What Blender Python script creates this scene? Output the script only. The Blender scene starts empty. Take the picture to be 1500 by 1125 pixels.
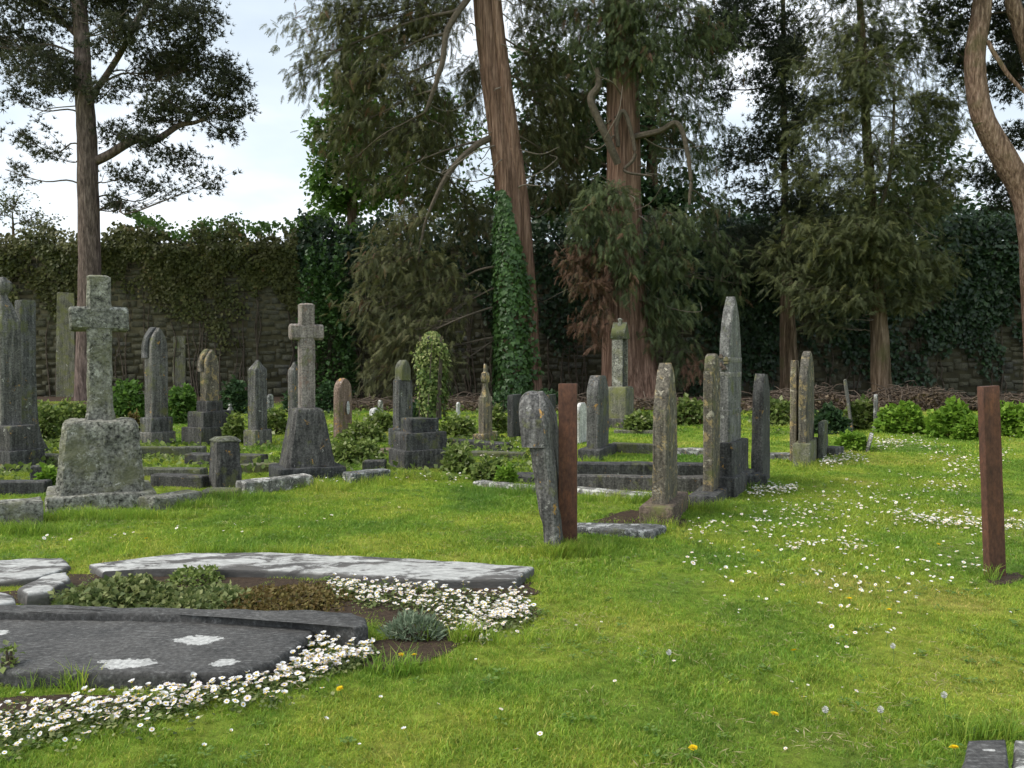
import bpy, math, random
import numpy as np
from mathutils import Vector, Matrix, noise as mnoise

# ------------------------------------------------------------------ camera, sky, sun, exposure
SC = bpy.context.scene
COL = SC.collection
F, U0, V0, VH, H = 1200.0, 750.0, 562.5, 539.0, 1.6      # focal length in photo pixels, image centre, horizon row, eye height
PITCH = math.atan((V0 - VH) / F)
cam = bpy.data.objects.new('camera', bpy.data.cameras.new('camera'))
COL.objects.link(cam)
cam.location = (0, 0, H)
cam.rotation_euler = (math.pi / 2 - PITCH, 0, 0)
cam.data.sensor_width = 36.0
cam.data.lens = 36.0 * F / 1500.0
cam.data.clip_start = 0.05
cam.data.clip_end = 3000.0
SC.camera = cam

SUN_EL, SUN_AZ = 50.0, -105.0          # degrees; azimuth measured from +Y towards +X (so the sun stands to the left)
world = bpy.data.worlds.new('World')
SC.world = world
world.use_nodes = True
wt = world.node_tree
wn, wl = wt.nodes, wt.links
bg = wn['Background']
bg.inputs['Strength'].default_value = 0.1
sky = wn.new('ShaderNodeTexSky')
sky.sky_type = 'NISHITA'
sky.sun_disc = False
sky.sun_elevation = math.radians(SUN_EL)
sky.sun_rotation = math.radians(SUN_AZ)
sky.air_density = 1.0
sky.dust_density = 2.0
tc = wn.new('ShaderNodeTexCoord')
mp = wn.new('ShaderNodeMapping')
mp.inputs['Scale'].default_value = (1.0, 1.0, 2.6)
mp.inputs['Location'].default_value = (0.35, 0.1, 0.3)
cn = wn.new('ShaderNodeTexNoise')
cn.inputs['Scale'].default_value = 2.3
cn.inputs['Detail'].default_value = 5.0
cn.inputs['Roughness'].default_value = 0.5
cr = wn.new('ShaderNodeValToRGB')
cr.color_ramp.elements[0].position = 0.38
cr.color_ramp.elements[0].color = (3.2, 3.65, 4.05, 1)
cr.color_ramp.elements[1].position = 0.66
cr.color_ramp.elements[1].color = (5.3, 5.45, 5.6, 1)
e = cr.color_ramp.elements.new(0.53)
e.color = (3.8, 4.25, 4.6, 1)
mx = wn.new('ShaderNodeMix')
mx.data_type = 'RGBA'
mx.inputs[0].default_value = 0.88
wl.new(tc.outputs['Generated'], mp.inputs['Vector'])
wl.new(mp.outputs[0], cn.inputs['Vector'])
wl.new(cn.outputs['Fac'], cr.inputs['Fac'])
wl.new(sky.outputs[0], mx.inputs[6])
wl.new(cr.outputs[0], mx.inputs[7])
wl.new(mx.outputs[2], bg.inputs['Color'])

sl = bpy.data.lights.new('sun', 'SUN')
sl.energy = 1.5
sl.angle = math.radians(34)
sl.color = (1.0, 0.95, 0.87)
sun = bpy.data.objects.new('sun', sl)
COL.objects.link(sun)
az, el = math.radians(SUN_AZ), math.radians(SUN_EL)
sdir = Vector((math.sin(az) * math.cos(el), math.cos(az) * math.cos(el), math.sin(el)))
sun.rotation_euler = sdir.to_track_quat('Z', 'Y').to_euler()
sun.location = sdir * 60

SC.render.engine = 'CYCLES'
SC.view_settings.view_transform = 'Standard'
SC.view_settings.look = 'None'
SC.view_settings.exposure = 1.27
SC.view_settings.gamma = 1.0
SC.view_settings.use_curve_mapping = False
SC.cycles.use_denoising = True
SC.cycles.max_bounces = 4
SC.cycles.diffuse_bounces = 2
SC.cycles.adaptive_threshold = 0.02
SC.cycles.transparent_max_bounces = 4

rng = np.random.default_rng(7)
random.seed(7)
R = math.radians

# ------------------------------------------------------------------ projection helpers (photo pixel -> place on the ground)
def sstep(a, b, x):
    t = np.clip((x - a) / (b - a), 0, 1)
    return t * t * (3 - 2 * t)

def gz(x, y):
    """height of the ground"""
    return 0.40 * sstep(8, 30, y) + 0.012 * np.sin(x * 1.3 + 0.7) * np.sin(y * 0.9) + 0.006 * np.sin(x * 3.7 + y * 2.1)

def ray(u, v):
    dx, dz = (u - U0) / F, -(v - V0) / F
    return dx, math.cos(PITCH) + dz * math.sin(PITCH), dz * math.cos(PITCH) - math.sin(PITCH)

def at_depth(u, v, d):
    rx, ry, rz = ray(u, v)
    k = d / ry
    return Vector((rx * k, d, H + rz * k))

def at_z(u, v, z):
    rx, ry, rz = ray(u, v)
    k = (z - H) / rz
    return Vector((rx * k, ry * k, z))

def ground(u, v):
    rx, ry, rz = ray(u, v)
    z = 0.0
    for _ in range(25):
        k = (z - H) / rz
        z = 0.5 * z + 0.5 * float(gz(rx * k, ry * k))
    k = (z - H) / rz
    return Vector((rx * k, ry * k, z))

# ------------------------------------------------------------------ mesh helpers
class Geo:
    """collects vertices and faces; build() links ONE mesh object"""
    def __init__(self):
        self.v, self.f, self.n, self.r, self.m = [], [], 0, [], []
    def add(self, verts, faces, rnd=0.5, mat=0):
        verts = np.asarray(verts, dtype=np.float32).reshape(-1, 3)
        faces = np.asarray(faces, dtype=np.int32)
        self.f.append(faces + self.n)
        self.v.append(verts)
        self.n += len(verts)
        r = np.asarray(rnd, dtype=np.float32)
        self.r.append(np.full(len(faces), float(r), np.float32) if r.ndim == 0 else r)
        self.m.append(np.full(len(faces), mat, np.int32))
    def mesh(self, name, mats, smooth=False):
        me = bpy.data.meshes.new(name)
        V = np.concatenate(self.v)
        me.vertices.add(len(V))
        me.vertices.foreach_set('co', V.ravel())
        loops = np.concatenate([f.ravel() for f in self.f])
        tot = np.concatenate([np.full(len(f), f.shape[1], np.int32) for f in self.f])
        start = np.concatenate([[0], np.cumsum(tot)[:-1]]).astype(np.int32)
        me.loops.add(len(loops))
        me.loops.foreach_set('vertex_index', loops.astype(np.int32))
        me.polygons.add(len(tot))
        me.polygons.foreach_set('loop_start', start)
        me.polygons.foreach_set('material_index', np.concatenate(self.m))
        if smooth:
            me.polygons.foreach_set('use_smooth', np.ones(len(tot), bool))
        me.update(calc_edges=True)
        a = me.attributes.new('rnd', 'FLOAT', 'FACE')
        a.data.foreach_set('value', np.concatenate(self.r))
        for m in (mats if isinstance(mats, (list, tuple)) else [mats]):
            me.materials.append(m)
        return me
    def build(self, name, mats, parent=None, smooth=False, loc=None):
        return link(name, self.mesh(name, mats, smooth), parent, loc)

def link(name, me, parent=None, loc=None):
    o = bpy.data.objects.new(name, me)
    COL.objects.link(o)
    if loc is not None:
        o.location = loc
    if parent is not None:
        o.parent = parent
    return o

def tag(o, label=None, cat=None, group=None, kind=None):
    if label: o['label'] = label
    if cat: o['category'] = cat
    if group: o['group'] = group
    if kind: o['kind'] = kind
    return o

def thing(name, label, cat, loc, rz=0.0, group=None):
    o = bpy.data.objects.new(name, None)
    COL.objects.link(o)
    o.empty_display_size = 0.2
    o.location = loc
    o.rotation_euler = (0, 0, rz)
    return tag(o, label, cat, group)

def ring(hx, hy, nx, ny, r):
    r = min(r, hx * 0.45, hy * 0.45)
    xs = np.linspace(-hx + r, hx - r, nx + 1)
    ys = np.linspace(-hy + r, hy - r, ny + 1)
    p = [(x, -hy) for x in xs] + [(hx, y) for y in ys] + [(x, hy) for x in xs[::-1]] + [(-hx, y) for y in ys[::-1]]
    return np.array(p)

def loft_mesh(name, rings, mat, nx=8, ny=3, r=0.012, rough=0.006, freq=6.0, axis='z', seed=0, smooth=True):
    """rings: (position along the axis, centre a, centre b, half a, half b); worn by noise"""
    P = []
    for (z, cx, cy, hx, hy) in rings:
        q = ring(hx, hy, nx, ny, r)
        P.append(np.column_stack([q[:, 0] + cx, q[:, 1] + cy, np.full(len(q), z)]))
    n = len(P[0])
    V = np.concatenate(P)
    if axis == 'x':
        V = V[:, [2, 0, 1]]
    if rough > 0:
        off = Vector((seed * 3.17, seed * 1.71, seed * 0.77))
        for i in range(len(V)):
            p = Vector(V[i])
            d = mnoise.noise_vector(p * freq + off) * rough + mnoise.noise_vector(p * freq * 3.1 + off) * rough * 0.5
            V[i] += d
    g = Geo()
    k = len(P)
    i = np.arange(n)
    j = (i + 1) % n
    F4 = np.concatenate([np.column_stack([a * n + i, a * n + j, (a + 1) * n + j, (a + 1) * n + i]) for a in range(k - 1)])
    g.v.append(V.astype(np.float32)); g.n = len(V)
    g.f.append(F4.astype(np.int32)); g.r.append(np.full(len(F4), .5, np.float32)); g.m.append(np.zeros(len(F4), np.int32))
    # caps as strips across the ring
    for a, flip in ((0, True), (k - 1, False)):
        idx = a * n + np.arange(n)
        bot, top = idx[:nx + 1], idx[nx + 1 + ny + 1: 2 * (nx + 1) + ny + 1][::-1]
        c = np.column_stack([bot[:-1], bot[1:], top[1:], top[:-1]])
        rg = idx[nx: nx + 1 + ny + 2]
        lf = np.concatenate([idx[2 * (nx + 1) + ny:], idx[:1]])
        for f in [c] + [np.array([np.array(rg)]), np.array([np.array(lf)])]:
            if flip: f = f[:, ::-1]
            g.f.append(f.astype(np.int32)); g.r.append(np.full(len(f), .5, np.float32)); g.m.append(np.zeros(len(f), np.int32))
    me = g.mesh(name, mat, smooth)
    if smooth:
        try:
            me.set_sharp_from_angle(angle=R(38))
        except Exception:
            pass
    return me

def block_rings(z0, z1, hx0, hy0, hx1=None, hy1=None, b=0.012, n=5):
    """a block tapering from (hx0,hy0) to (hx1,hy1) with a worn top edge"""
    hx1 = hx0 if hx1 is None else hx1
    hy1 = hy0 if hy1 is None else hy1
    b = min(b, hx1 * .5, hy1 * .5, (z1 - z0) * .4)
    out = []
    for t in np.linspace(0, 1, n):
        out.append((z0 + (z1 - b - z0) * t, 0, 0, hx0 + (hx1 - hx0) * t, hy0 + (hy1 - hy0) * t))
    out.append((z1 - 0.3 * b, 0, 0, hx1 - 0.3 * b, hy1 - 0.3 * b))
    out.append((z1, 0, 0, hx1 - b, hy1 - b))
    return out

def tube(g, pts, rad, ns=8, rnd=0.5, mat=0, flute=0.0, seed=0, cap=False):
    pts = np.asarray(pts, float)
    k = len(pts)
    T = np.gradient(pts, axis=0)
    T /= np.linalg.norm(T, axis=1)[:, None] + 1e-9
    ref = np.array([0, 0, 1.0]) if abs(T[:, 2]).mean() < 0.8 else np.array([0, 1.0, 0])
    A = np.cross(T, ref); A /= np.linalg.norm(A, axis=1)[:, None] + 1e-9
    B = np.cross(T, A)
    a = np.linspace(0, 2 * np.pi, ns, endpoint=False)
    rr = np.asarray(rad, float)[:, None] * np.ones(ns)[None]
    if flute:
        s = np.linspace(0, 1, k)[:, None]
        rr = rr * (1 + flute * (np.sin(5 * a[None] + seed + 2 * s) * .5 + np.sin(9 * a[None] + 1.7 * seed + 3 * s) * .35 + .3 * np.sin(3 * a[None] - 4 * s)))
    V = pts[:, None] + rr[..., None] * (np.cos(a)[None, :, None] * A[:, None] + np.sin(a)[None, :, None] * B[:, None])
    i = np.arange(ns); j = (i + 1) % ns
    Fq = np.concatenate([np.column_stack([m * ns + i, m * ns + j, (m + 1) * ns + j, (m + 1) * ns + i]) for m in range(k - 1)])
    g.add(V.reshape(-1, 3), Fq, rnd, mat)

def spline(pts, n):
    """smooth curve through points (Catmull-Rom)"""
    pts = np.asarray(pts, float)
    P = np.vstack([2 * pts[0] - pts[1], pts, 2 * pts[-1] - pts[-2]])
    seg = len(pts) - 1
    out = []
    for t in np.linspace(0, seg, n):
        i = min(int(t), seg - 1); s = t - i
        p0, p1, p2, p3 = P[i], P[i + 1], P[i + 2], P[i + 3]
        out.append(.5 * (2 * p1 + (p2 - p0) * s + (2 * p0 - 5 * p1 + 4 * p2 - p3) * s * s + (3 * p1 - p0 - 3 * p2 + p3) * s ** 3))
    return np.array(out)

def unit(n, g=rng):
    v = g.normal(size=(n, 3))
    return v / np.linalg.norm(v, axis=1)[:, None]

def frames(d, up=None):
    """rotation matrices whose x axis is d; the roll is random around it unless up is given"""
    d = d / (np.linalg.norm(d, axis=1)[:, None] + 1e-9)
    r = unit(len(d)) if up is None else up
    z = r - (r * d).sum(1)[:, None] * d
    z /= np.linalg.norm(z, axis=1)[:, None] + 1e-9
    y = np.cross(z, d)
    return np.stack([d, y, z], axis=2)

def scatter(g, tv, tf, pos, M, size, rnd, mat=0):
    """copies of a template (tv, tf) at pos, turned by M"""
    n, k = len(pos), len(tv)
    V = np.einsum('nij,kj->nki', M, tv) * np.asarray(size).reshape(-1, 1, 1) + pos[:, None]
    Fx = (tf[None] + (np.arange(n) * k)[:, None, None]).reshape(-1, tf.shape[1])
    g.add(V.reshape(-1, 3), Fx, np.repeat(np.asarray(rnd, np.float32), len(tf)), mat)

# leaf templates (x = along the leaf)
def t_frond(n=8, w=0.34, droop=0.25):
    v, f = [], []
    for i in range(n):
        s = (i + .3) / n
        L = w * (1.15 - s) * (0.7 + .3 * ((i * 7) % 3))
        for sg in (-1, 1):
            b = len(v)
            v += [(s, 0, -droop * s * s), (s + .10, 0, -droop * (s + .10) ** 2), (s + L * .8, sg * L, -droop * (s + L) ** 2 - .10)]
            f.append((b, b + 1, b + 2) if sg > 0 else (b + 1, b, b + 2))
    b = len(v)
    v += [(.75, -.03, -droop * .6), (.75, .03, -droop * .6), (1.12, 0, -droop * 1.25)]
    f.append((b, b + 1, b + 2))
    return np.array(v), np.array(f)

def t_needles(n=9, w=0.085, seed=1):
    q = np.random.default_rng(seed)
    v, f = [], []
    for i in range(n):
        a = 2 * np.pi * i / n + q.uniform(-.3, .3)
        el = q.uniform(.15, 1.2)
        d = np.array([math.sin(el) * .8 + .1, math.cos(a) * math.cos(el), math.sin(a) * math.cos(el)]) * q.uniform(.7, 1.1)
        s = np.cross(d, q.normal(size=3)); s = s / np.linalg.norm(s) * w
        b = len(v)
        v += [tuple(-s), tuple(s), tuple(d)]
        f.append((b, b + 1, b + 2))
    return np.array(v), np.array(f)

def t_leaf(w=0.42, fold=0.12):
    v = [(0, 0, 0), (.45, -w, fold), (1, 0, -.08), (.45, w, fold), (.45, 0, 0)]
    return np.array(v), np.array([(0, 1, 4), (1, 2, 4), (2, 3, 4), (3, 0, 4)])

def t_ivy():
    v = [(0, 0, 0), (-.05, .35, .03), (.35, .55, 0), (.5, .25, .06), (1, 0, -.06), (.5, -.25, .06), (.35, -.55, 0), (-.05, -.35, .03)]
    return np.array(v), np.array([(0, 3, 2), (0, 2, 1), (0, 4, 3), (0, 5, 4), (0, 6, 5), (0, 7, 6)])

FROND, NEEDLE, LEAF, IVY = t_frond(), t_needles(), t_leaf(), t_ivy()
BLADE = t_leaf(.10, .03)

# ------------------------------------------------------------------ materials
def new_mat(name):
    m = bpy.data.materials.new(name)
    m.use_nodes = True
    nt = m.node_tree
    return m, nt.nodes, nt.links, nt.nodes['Principled BSDF']

def nz(n, l, vec, scale, detail=5.0, rough=0.6, dist=0.0):
    t = n.new('ShaderNodeTexNoise')
    t.inputs['Scale'].default_value = scale
    t.inputs['Detail'].default_value = detail
    t.inputs['Roughness'].default_value = rough
    t.inputs['Distortion'].default_value = dist
    if vec is not None:
        l.new(vec, t.inputs['Vector'])
    return t.outputs['Fac']

def ramp(n, l, fac, stops):
    r = n.new('ShaderNodeValToRGB')
    es = r.color_ramp.elements
    while len(es) < len(stops):
        es.new(0.5)
    for e, (p, c) in zip(es, stops):
        e.position = p
        e.color = (c, c, c, 1) if isinstance(c, (int, float)) else tuple(c) + (1,)
    l.new(fac, r.inputs['Fac'])
    return r.outputs['Color']

def mix(n, l, fac, a, b, mode='MIX'):
    m = n.new('ShaderNodeMix')
    m.data_type = 'RGBA'
    m.blend_type = mode
    for s, x in ((0, fac), (6, a), (7, b)):
        if isinstance(x, (int, float)):
            m.inputs[s].default_value = x if s == 0 else (x, x, x, 1)
        elif isinstance(x, tuple):
            m.inputs[s].default_value = x + (1,)
        else:
            l.new(x, m.inputs[s])
    return m.outputs[2]

def mapped(n, l, scale=(1, 1, 1), kind='Object', rnd=True):
    t = n.new('ShaderNodeTexCoord')
    m = n.new('ShaderNodeMapping')
    m.inputs['Scale'].default_value = scale
    l.new(t.outputs[kind], m.inputs['Vector'])
    if rnd:
        oi = n.new('ShaderNodeObjectInfo')
        c = n.new('ShaderNodeCombineXYZ')
        k = n.new('ShaderNodeMath'); k.operation = 'MULTIPLY'; k.inputs[1].default_value = 37.0
        l.new(oi.outputs['Random'], k.inputs[0])
        for i in range(3):
            l.new(k.outputs[0], c.inputs[i])
        l.new(c.outputs[0], m.inputs['Location'])
    return m.outputs[0]

def bump(n, l, bs, h, strength, dist):
    b = n.new('ShaderNodeBump')
    b.inputs['Strength'].default_value = strength
    b.inputs['Distance'].default_value = dist
    l.new(h, b.inputs['Height'])
    l.new(b.outputs[0], bs.inputs['Normal'])

def stone_mat(name, dark, light, white=0.5, white_col=(.50, .50, .46), orange=0.0, orange_col=(.42, .24, .06), moss=0.25, moss_col=(.13, .14, .05), fine=40.0, streak=0.5, grain=(.45, 1.45), tone=.25, bmp=.7):
    m, n, l, b = new_mat(name)
    p = mapped(n, l)
    ps = mapped(n, l, (9, 9, 0.7))
    base = ramp(n, l, nz(n, l, p, 5.0, 7, .68), [(.28, dark), (.72, light)])
    st = ramp(n, l, nz(n, l, ps, 2.2, 4, .6), [(.42, 0.0), (.70, 1.0)])
    k = n.new('ShaderNodeMath'); k.operation = 'MULTIPLY'; k.inputs[1].default_value = streak
    l.new(st, k.inputs[0])
    base = mix(n, l, k.outputs[0], base, tuple(min(1, c * 1.9 + .02) for c in light))
    gr = ramp(n, l, nz(n, l, p, fine, 3, .7), [(.3, grain[0]), (.7, grain[1])])
    base = mix(n, l, 1.0, base, gr, 'MULTIPLY')
    mo = ramp(n, l, nz(n, l, p, 3.1, 6, .7), [(.62 - moss * .35, 0.0), (.72 - moss * .25, .8)])
    base = mix(n, l, mo, base, moss_col)
    if orange > 0:
        om = ramp(n, l, nz(n, l, p, 6.5, 8, .75, .4), [(.66 - orange * .3, 0.0), (.70 - orange * .27, .9)])
        base = mix(n, l, om, base, orange_col)
    wm = ramp(n, l, nz(n, l, p, 8.0, 9, .78, .3), [(.69 - white * .2, 0.0), (.72 - white * .17, .85)])
    base = mix(n, l, wm, base, white_col)
    oi = n.new('ShaderNodeObjectInfo')
    base = mix(n, l, 1.0, base, ramp(n, l, oi.outputs['Random'], [(0, (1 - tone * 1.1, 1 - tone, 1 - tone * .9)), (.5, (1, .99, .97)), (1, (1 + tone, 1 + tone * .85, 1 + tone * .6))]), 'MULTIPLY')
    l.new(base, b.inputs['Base Color'])
    b.inputs['Roughness'].default_value = 0.92
    b.inputs['Specular IOR Level'].default_value = 0.2
    hgt = mix(n, l, 0.5, nz(n, l, p, 18, 6, .7), nz(n, l, p, fine * 1.5, 3, .6))
    bump(n, l, b, hgt, bmp, 0.02 if bmp < 1 else .035)
    return m

M = {}
M['stone_dark'] = stone_mat('stone_dark', (.024, .024, .025), (.085, .084, .08), .30, orange=.12, moss=.15)
M['stone_grey'] = stone_mat('stone_grey', (.04, .04, .039), (.135, .132, .124), .36, orange=.18, moss=.20, streak=.55)
M['stone_lichen'] = stone_mat('stone_lichen', (.045, .042, .036), (.145, .128, .10), .58, (.46, .42, .33), orange=.40, orange_col=(.33, .25, .12), moss=.2)
M['stone_white'] = stone_mat('stone_white', (.05, .05, .05), (.16, .16, .15), .85, (.55, .55, .53), orange=.1, moss=.1)
M['stone_pale'] = stone_mat('stone_pale', (.065, .065, .062), (.20, .196, .185), .48, orange=.1, moss=.2)
M['stone_pink'] = stone_mat('stone_pink', (.105, .09, .08), (.25, .22, .20), .35, orange=.3, orange_col=(.22, .15, .12), moss=.15, tone=.05)
M['stone_worn'] = stone_mat('stone_worn', (.035, .035, .036), (.125, .122, .118), .42, (.36, .36, .34), orange=.15, moss=.12, streak=.7)
M['stone_red'] = stone_mat('stone_red', (.095, .068, .053), (.205, .15, .122), .35, orange=.25, moss=.2)
M['stone_brown'] = stone_mat('stone_brown', (.055, .042, .034), (.125, .096, .076), .38, orange=.15, moss=.3)
M['stone_moss'] = stone_mat('stone_moss', (.045, .046, .037), (.14, .14, .11), .38, moss=.45)
M['granite'] = stone_mat('granite', (.075, .075, .064), (.26, .255, .22), .60, (.50, .49, .44), moss=.36, moss_col=(.17, .17, .10), fine=26, streak=.15, grain=(.10, 1.95), tone=.05, bmp=1.0)
M['pale'] = stone_mat('pale', (.30, .30, .30), (.50, .50, .49), .3, moss=.1)

def ledger_mat():
    m, n, l, b = new_mat('ledger_stone')
    p = mapped(n, l, rnd=False)
    base = ramp(n, l, nz(n, l, p, 4.0, 8, .72), [(.3, (.022, .022, .022)), (.7, (.078, .075, .071))])
    px = mapped(n, l, (3, 10, 3), rnd=False)
    sp = ramp(n, l, nz(n, l, px, 7.0, 6, .75), [(.50, 0.0), (.66, .6)])
    base = mix(n, l, sp, base, (.19, .19, .185))
    f2 = ramp(n, l, nz(n, l, p, 45, 5, .75), [(.3, .4), (.7, 1.7)])
    base = mix(n, l, 1.0, base, f2, 'MULTIPLY')
    l.new(base, b.inputs['Base Color'])
    b.inputs['Roughness'].default_value = .88
    bump(n, l, b, nz(n, l, p, 22, 7, .75), .7, .015)
    return m
M['ledger'] = ledger_mat()

def lichen_kerb_mat():
    m, n, l, b = new_mat('lichen_kerb')
    p = mapped(n, l, (1, 2.2, 2.2), rnd=False)
    base = ramp(n, l, nz(n, l, p, 4.0, 8, .7), [(.3, (.05, .05, .05)), (.7, (.13, .12, .11))])
    w = ramp(n, l, nz(n, l, p, 2.6, 9, .72, .5), [(.46, 0.0), (.53, .95)])
    ge = n.new('ShaderNodeNewGeometry'); sx = n.new('ShaderNodeSeparateXYZ'); l.new(ge.outputs['Normal'], sx.inputs[0])
    w = mix(n, l, 1.0, w, ramp(n, l, sx.outputs['Z'], [(.35, .12), (.8, 1.0)]), 'MULTIPLY')   # crustose lichen grows on the upper faces
    cc = ramp(n, l, nz(n, l, p, 11, 7, .75), [(.3, (.22, .22, .21)), (.62, (.52, .52, .50))])
    base = mix(n, l, w, base, cc)
    l.new(base, b.inputs['Base Color'])
    b.inputs['Roughness'].default_value = .9
    bump(n, l, b, nz(n, l, p, 15, 7, .75), .6, .015)
    return m
M['lichen_kerb'] = lichen_kerb_mat()

def simple(name, a, c, scale=20.0, rough=.9, bs=.5, bd=.01, kind='Object', stretch=(1, 1, 1)):
    m, n, l, b = new_mat(name)
    p = mapped(n, l, stretch, kind)
    col = ramp(n, l, nz(n, l, p, scale, 7, .7), [(.3, a), (.7, c)])
    l.new(col, b.inputs['Base Color'])
    b.inputs['Roughness'].default_value = rough
    b.inputs['Specular IOR Level'].default_value = .2
    bump(n, l, b, nz(n, l, p, scale * 2, 5, .7), bs, bd)
    return m
M['lichen_patch'] = simple('lichen_patch', (.48, .48, .46), (.68, .68, .66), 30)
M['soil'] = simple('soil', (.03, .02, .014), (.10, .068, .045), 25, bd=.03, bs=1)
M['mortar'] = simple('mortar', (.045, .042, .024), (.11, .10, .055), 3)
M['wood'] = simple('wood', (.12, .06, .03), (.26, .14, .08), 8)
M['twig'] = simple('twig', (.062, .048, .037), (.145, .112, .085), 10)
M['dead'] = simple('dead', (.12, .10, .08), (.23, .195, .155), 9)
M['limb'] = simple('limb', (.06, .05, .038), (.15, .12, .09), 9)

def rust_mat():
    m, n, l, b = new_mat('rust')
    p = mapped(n, l, (1, 1, .5))
    col = ramp(n, l, nz(n, l, p, 5.0, 8, .7), [(.25, (.05, .024, .016)), (.5, (.10, .042, .025)), (.68, (.16, .062, .03)), (.8, (.075, .04, .03))])
    col2 = ramp(n, l, nz(n, l, p, 38.0, 7, .75), [(.3, .5), (.7, 1.5)])
    ps = mapped(n, l, (30, 30, 1.2))
    col = mix(n, l, ramp(n, l, nz(n, l, ps, 1.5, 5, .7), [(.55, 0.0), (.72, .7)]), col, (.05, .03, .024))
    col = mix(n, l, ramp(n, l, nz(n, l, p, 3.2, 5, .7), [(.58, 0.0), (.7, .6)]), col, (.20, .085, .04))
    l.new(mix(n, l, 1.0, col, col2, 'MULTIPLY'), b.inputs['Base Color'])
    b.inputs['Roughness'].default_value = .85
    b.inputs['Metallic'].default_value = .0
    bump(n, l, b, nz(n, l, p, 60, 5, .7), .35, .006)
    return m
M['rust'] = rust_mat()

def bark_mat(name, a, c, groove=(14, 14, 1.1), moss=0.0, bs=1.0, bd=.08):
    m, n, l, b = new_mat(name)
    p = mapped(n, l, groove)
    h = nz(n, l, p, 1.0, 7, .65, .3)
    col = ramp(n, l, h, [(.32, tuple(x * .35 for x in a)), (.5, a), (.7, c)])
    p3 = mapped(n, l, tuple(g * 2.6 for g in groove))
    fine_ = ramp(n, l, nz(n, l, p3, 1.0, 6, .7), [(.3, .75), (.7, 1.75)])
    col = mix(n, l, 1.0, col, fine_, 'MULTIPLY')
    if moss:
        p2 = mapped(n, l)
        mk = ramp(n, l, nz(n, l, p2, 1.2, 5, .6), [(.62 - moss * .3, 0.0), (.75 - moss * .3, .6)])
        col = mix(n, l, mk, col, (.09, .09, .035))
    l.new(col, b.inputs['Base Color'])
    b.inputs['Roughness'].default_value = .95
    b.inputs['Specular IOR Level'].default_value = .1
    bump(n, l, b, h, bs, bd)
    return m
M['bark_red'] = bark_mat('bark_red', (.165, .10, .072), (.30, .20, .150), (13, 13, .6), bd=.12)
M['bark_pine'] = bark_mat('bark_pine', (.105, .078, .068), (.21, .16, .14), (12, 12, 2.2), bd=.05)
M['bark_orange'] = bark_mat('bark_orange', (.17, .11, .08), (.34, .245, .19), (14, 14, 2.4), moss=.2, bd=.09)
M['bark_grey'] = bark_mat('bark_grey', (.10, .07, .045), (.22, .165, .12), (10, 10, .8), moss=.35, bd=.05)

def leaf_mat(name, stops, trans=.35, rough=.6, spec=.25, patch=None, patch_amt=.5):
    m, n, l, b = new_mat(name)
    at = n.new('ShaderNodeAttribute'); at.attribute_name = 'rnd'
    col = ramp(n, l, at.outputs['Fac'], stops)
    if patch is not None:
        g = n.new('ShaderNodeNewGeometry')
        pk = ramp(n, l, nz(n, l, g.outputs['Position'], .9, 3, .6), [(.45, 0.0), (.68, patch_amt)])
        col = mix(n, l, pk, col, patch)
    l.new(col, b.inputs['Base Color'])
    b.inputs['Roughness'].default_value = rough
    b.inputs['Specular IOR Level'].default_value = spec
    t = n.new('ShaderNodeBsdfTranslucent')
    br = n.new('ShaderNodeHueSaturation'); br.inputs['Value'].default_value = 1.1
    l.new(col, br.inputs['Color']); l.new(br.outputs[0], t.inputs['Color'])
    ms = n.new('ShaderNodeMixShader'); ms.inputs[0].default_value = trans
    l.new(b.outputs[0], ms.inputs[1]); l.new(t.outputs[0], ms.inputs[2])
    l.new(ms.outputs[0], n['Material Output'].inputs['Surface'])
    return m
M['lf_cedar'] = leaf_mat('lf_cedar', [(0, (.07, .078, .034)), (.5, (.115, .12, .05)), (.85, (.165, .165, .065)), (.93, (.15, .10, .05)), (1, (.19, .10, .06))], .3)
M['lf_seq'] = leaf_mat('lf_seq', [(0, (.06, .08, .036)), (.5, (.09, .12, .05)), (.85, (.145, .17, .065)), (.92, (.15, .10, .05)), (1, (.20, .11, .07))], .3)
M['lf_brown'] = leaf_mat('lf_brown', [(0, (.10, .06, .035)), (.6, (.17, .095, .06)), (1, (.10, .10, .045))], .3)
M['lf_pine'] = leaf_mat('lf_pine', [(0, (.040, .046, .030)), (.6, (.066, .074, .042)), (1, (.10, .10, .045))], .25)
M['lf_dark'] = leaf_mat('lf_dark', [(0, (.03, .04, .024)), (.6, (.052, .066, .036)), (1, (.085, .10, .045))], .25)
M['lf_t4'] = leaf_mat('lf_t4', [(0, (.06, .072, .032)), (.6, (.10, .115, .046)), (1, (.165, .17, .06))], .3)
M['lf_green'] = leaf_mat('lf_green', [(0, (.06, .12, .025)), (.6, (.10, .19, .035)), (1, (.15, .26, .05))], .4)
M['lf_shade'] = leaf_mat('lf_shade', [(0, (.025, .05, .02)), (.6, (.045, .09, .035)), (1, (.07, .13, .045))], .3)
M['lf_ivyolive'] = leaf_mat('lf_ivyolive', [(0, (.055, .066, .02)), (.6, (.115, .125, .04)), (.9, (.19, .19, .065)), (1, (.24, .15, .07))], .25, .5, patch=(.10, .085, .03))
M['lf_ivy'] = leaf_mat('lf_ivy', [(0, (.03, .07, .016)), (.6, (.055, .12, .026)), (1, (.11, .20, .055))], .2, .4, .4)
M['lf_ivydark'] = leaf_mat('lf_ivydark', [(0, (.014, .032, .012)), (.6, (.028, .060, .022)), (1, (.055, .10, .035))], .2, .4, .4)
M['lf_ivyyel'] = leaf_mat('lf_ivyyel', [(0, (.05, .10, .02)), (.45, (.16, .22, .05)), (1, (.42, .43, .17))], .3, .5)
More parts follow.
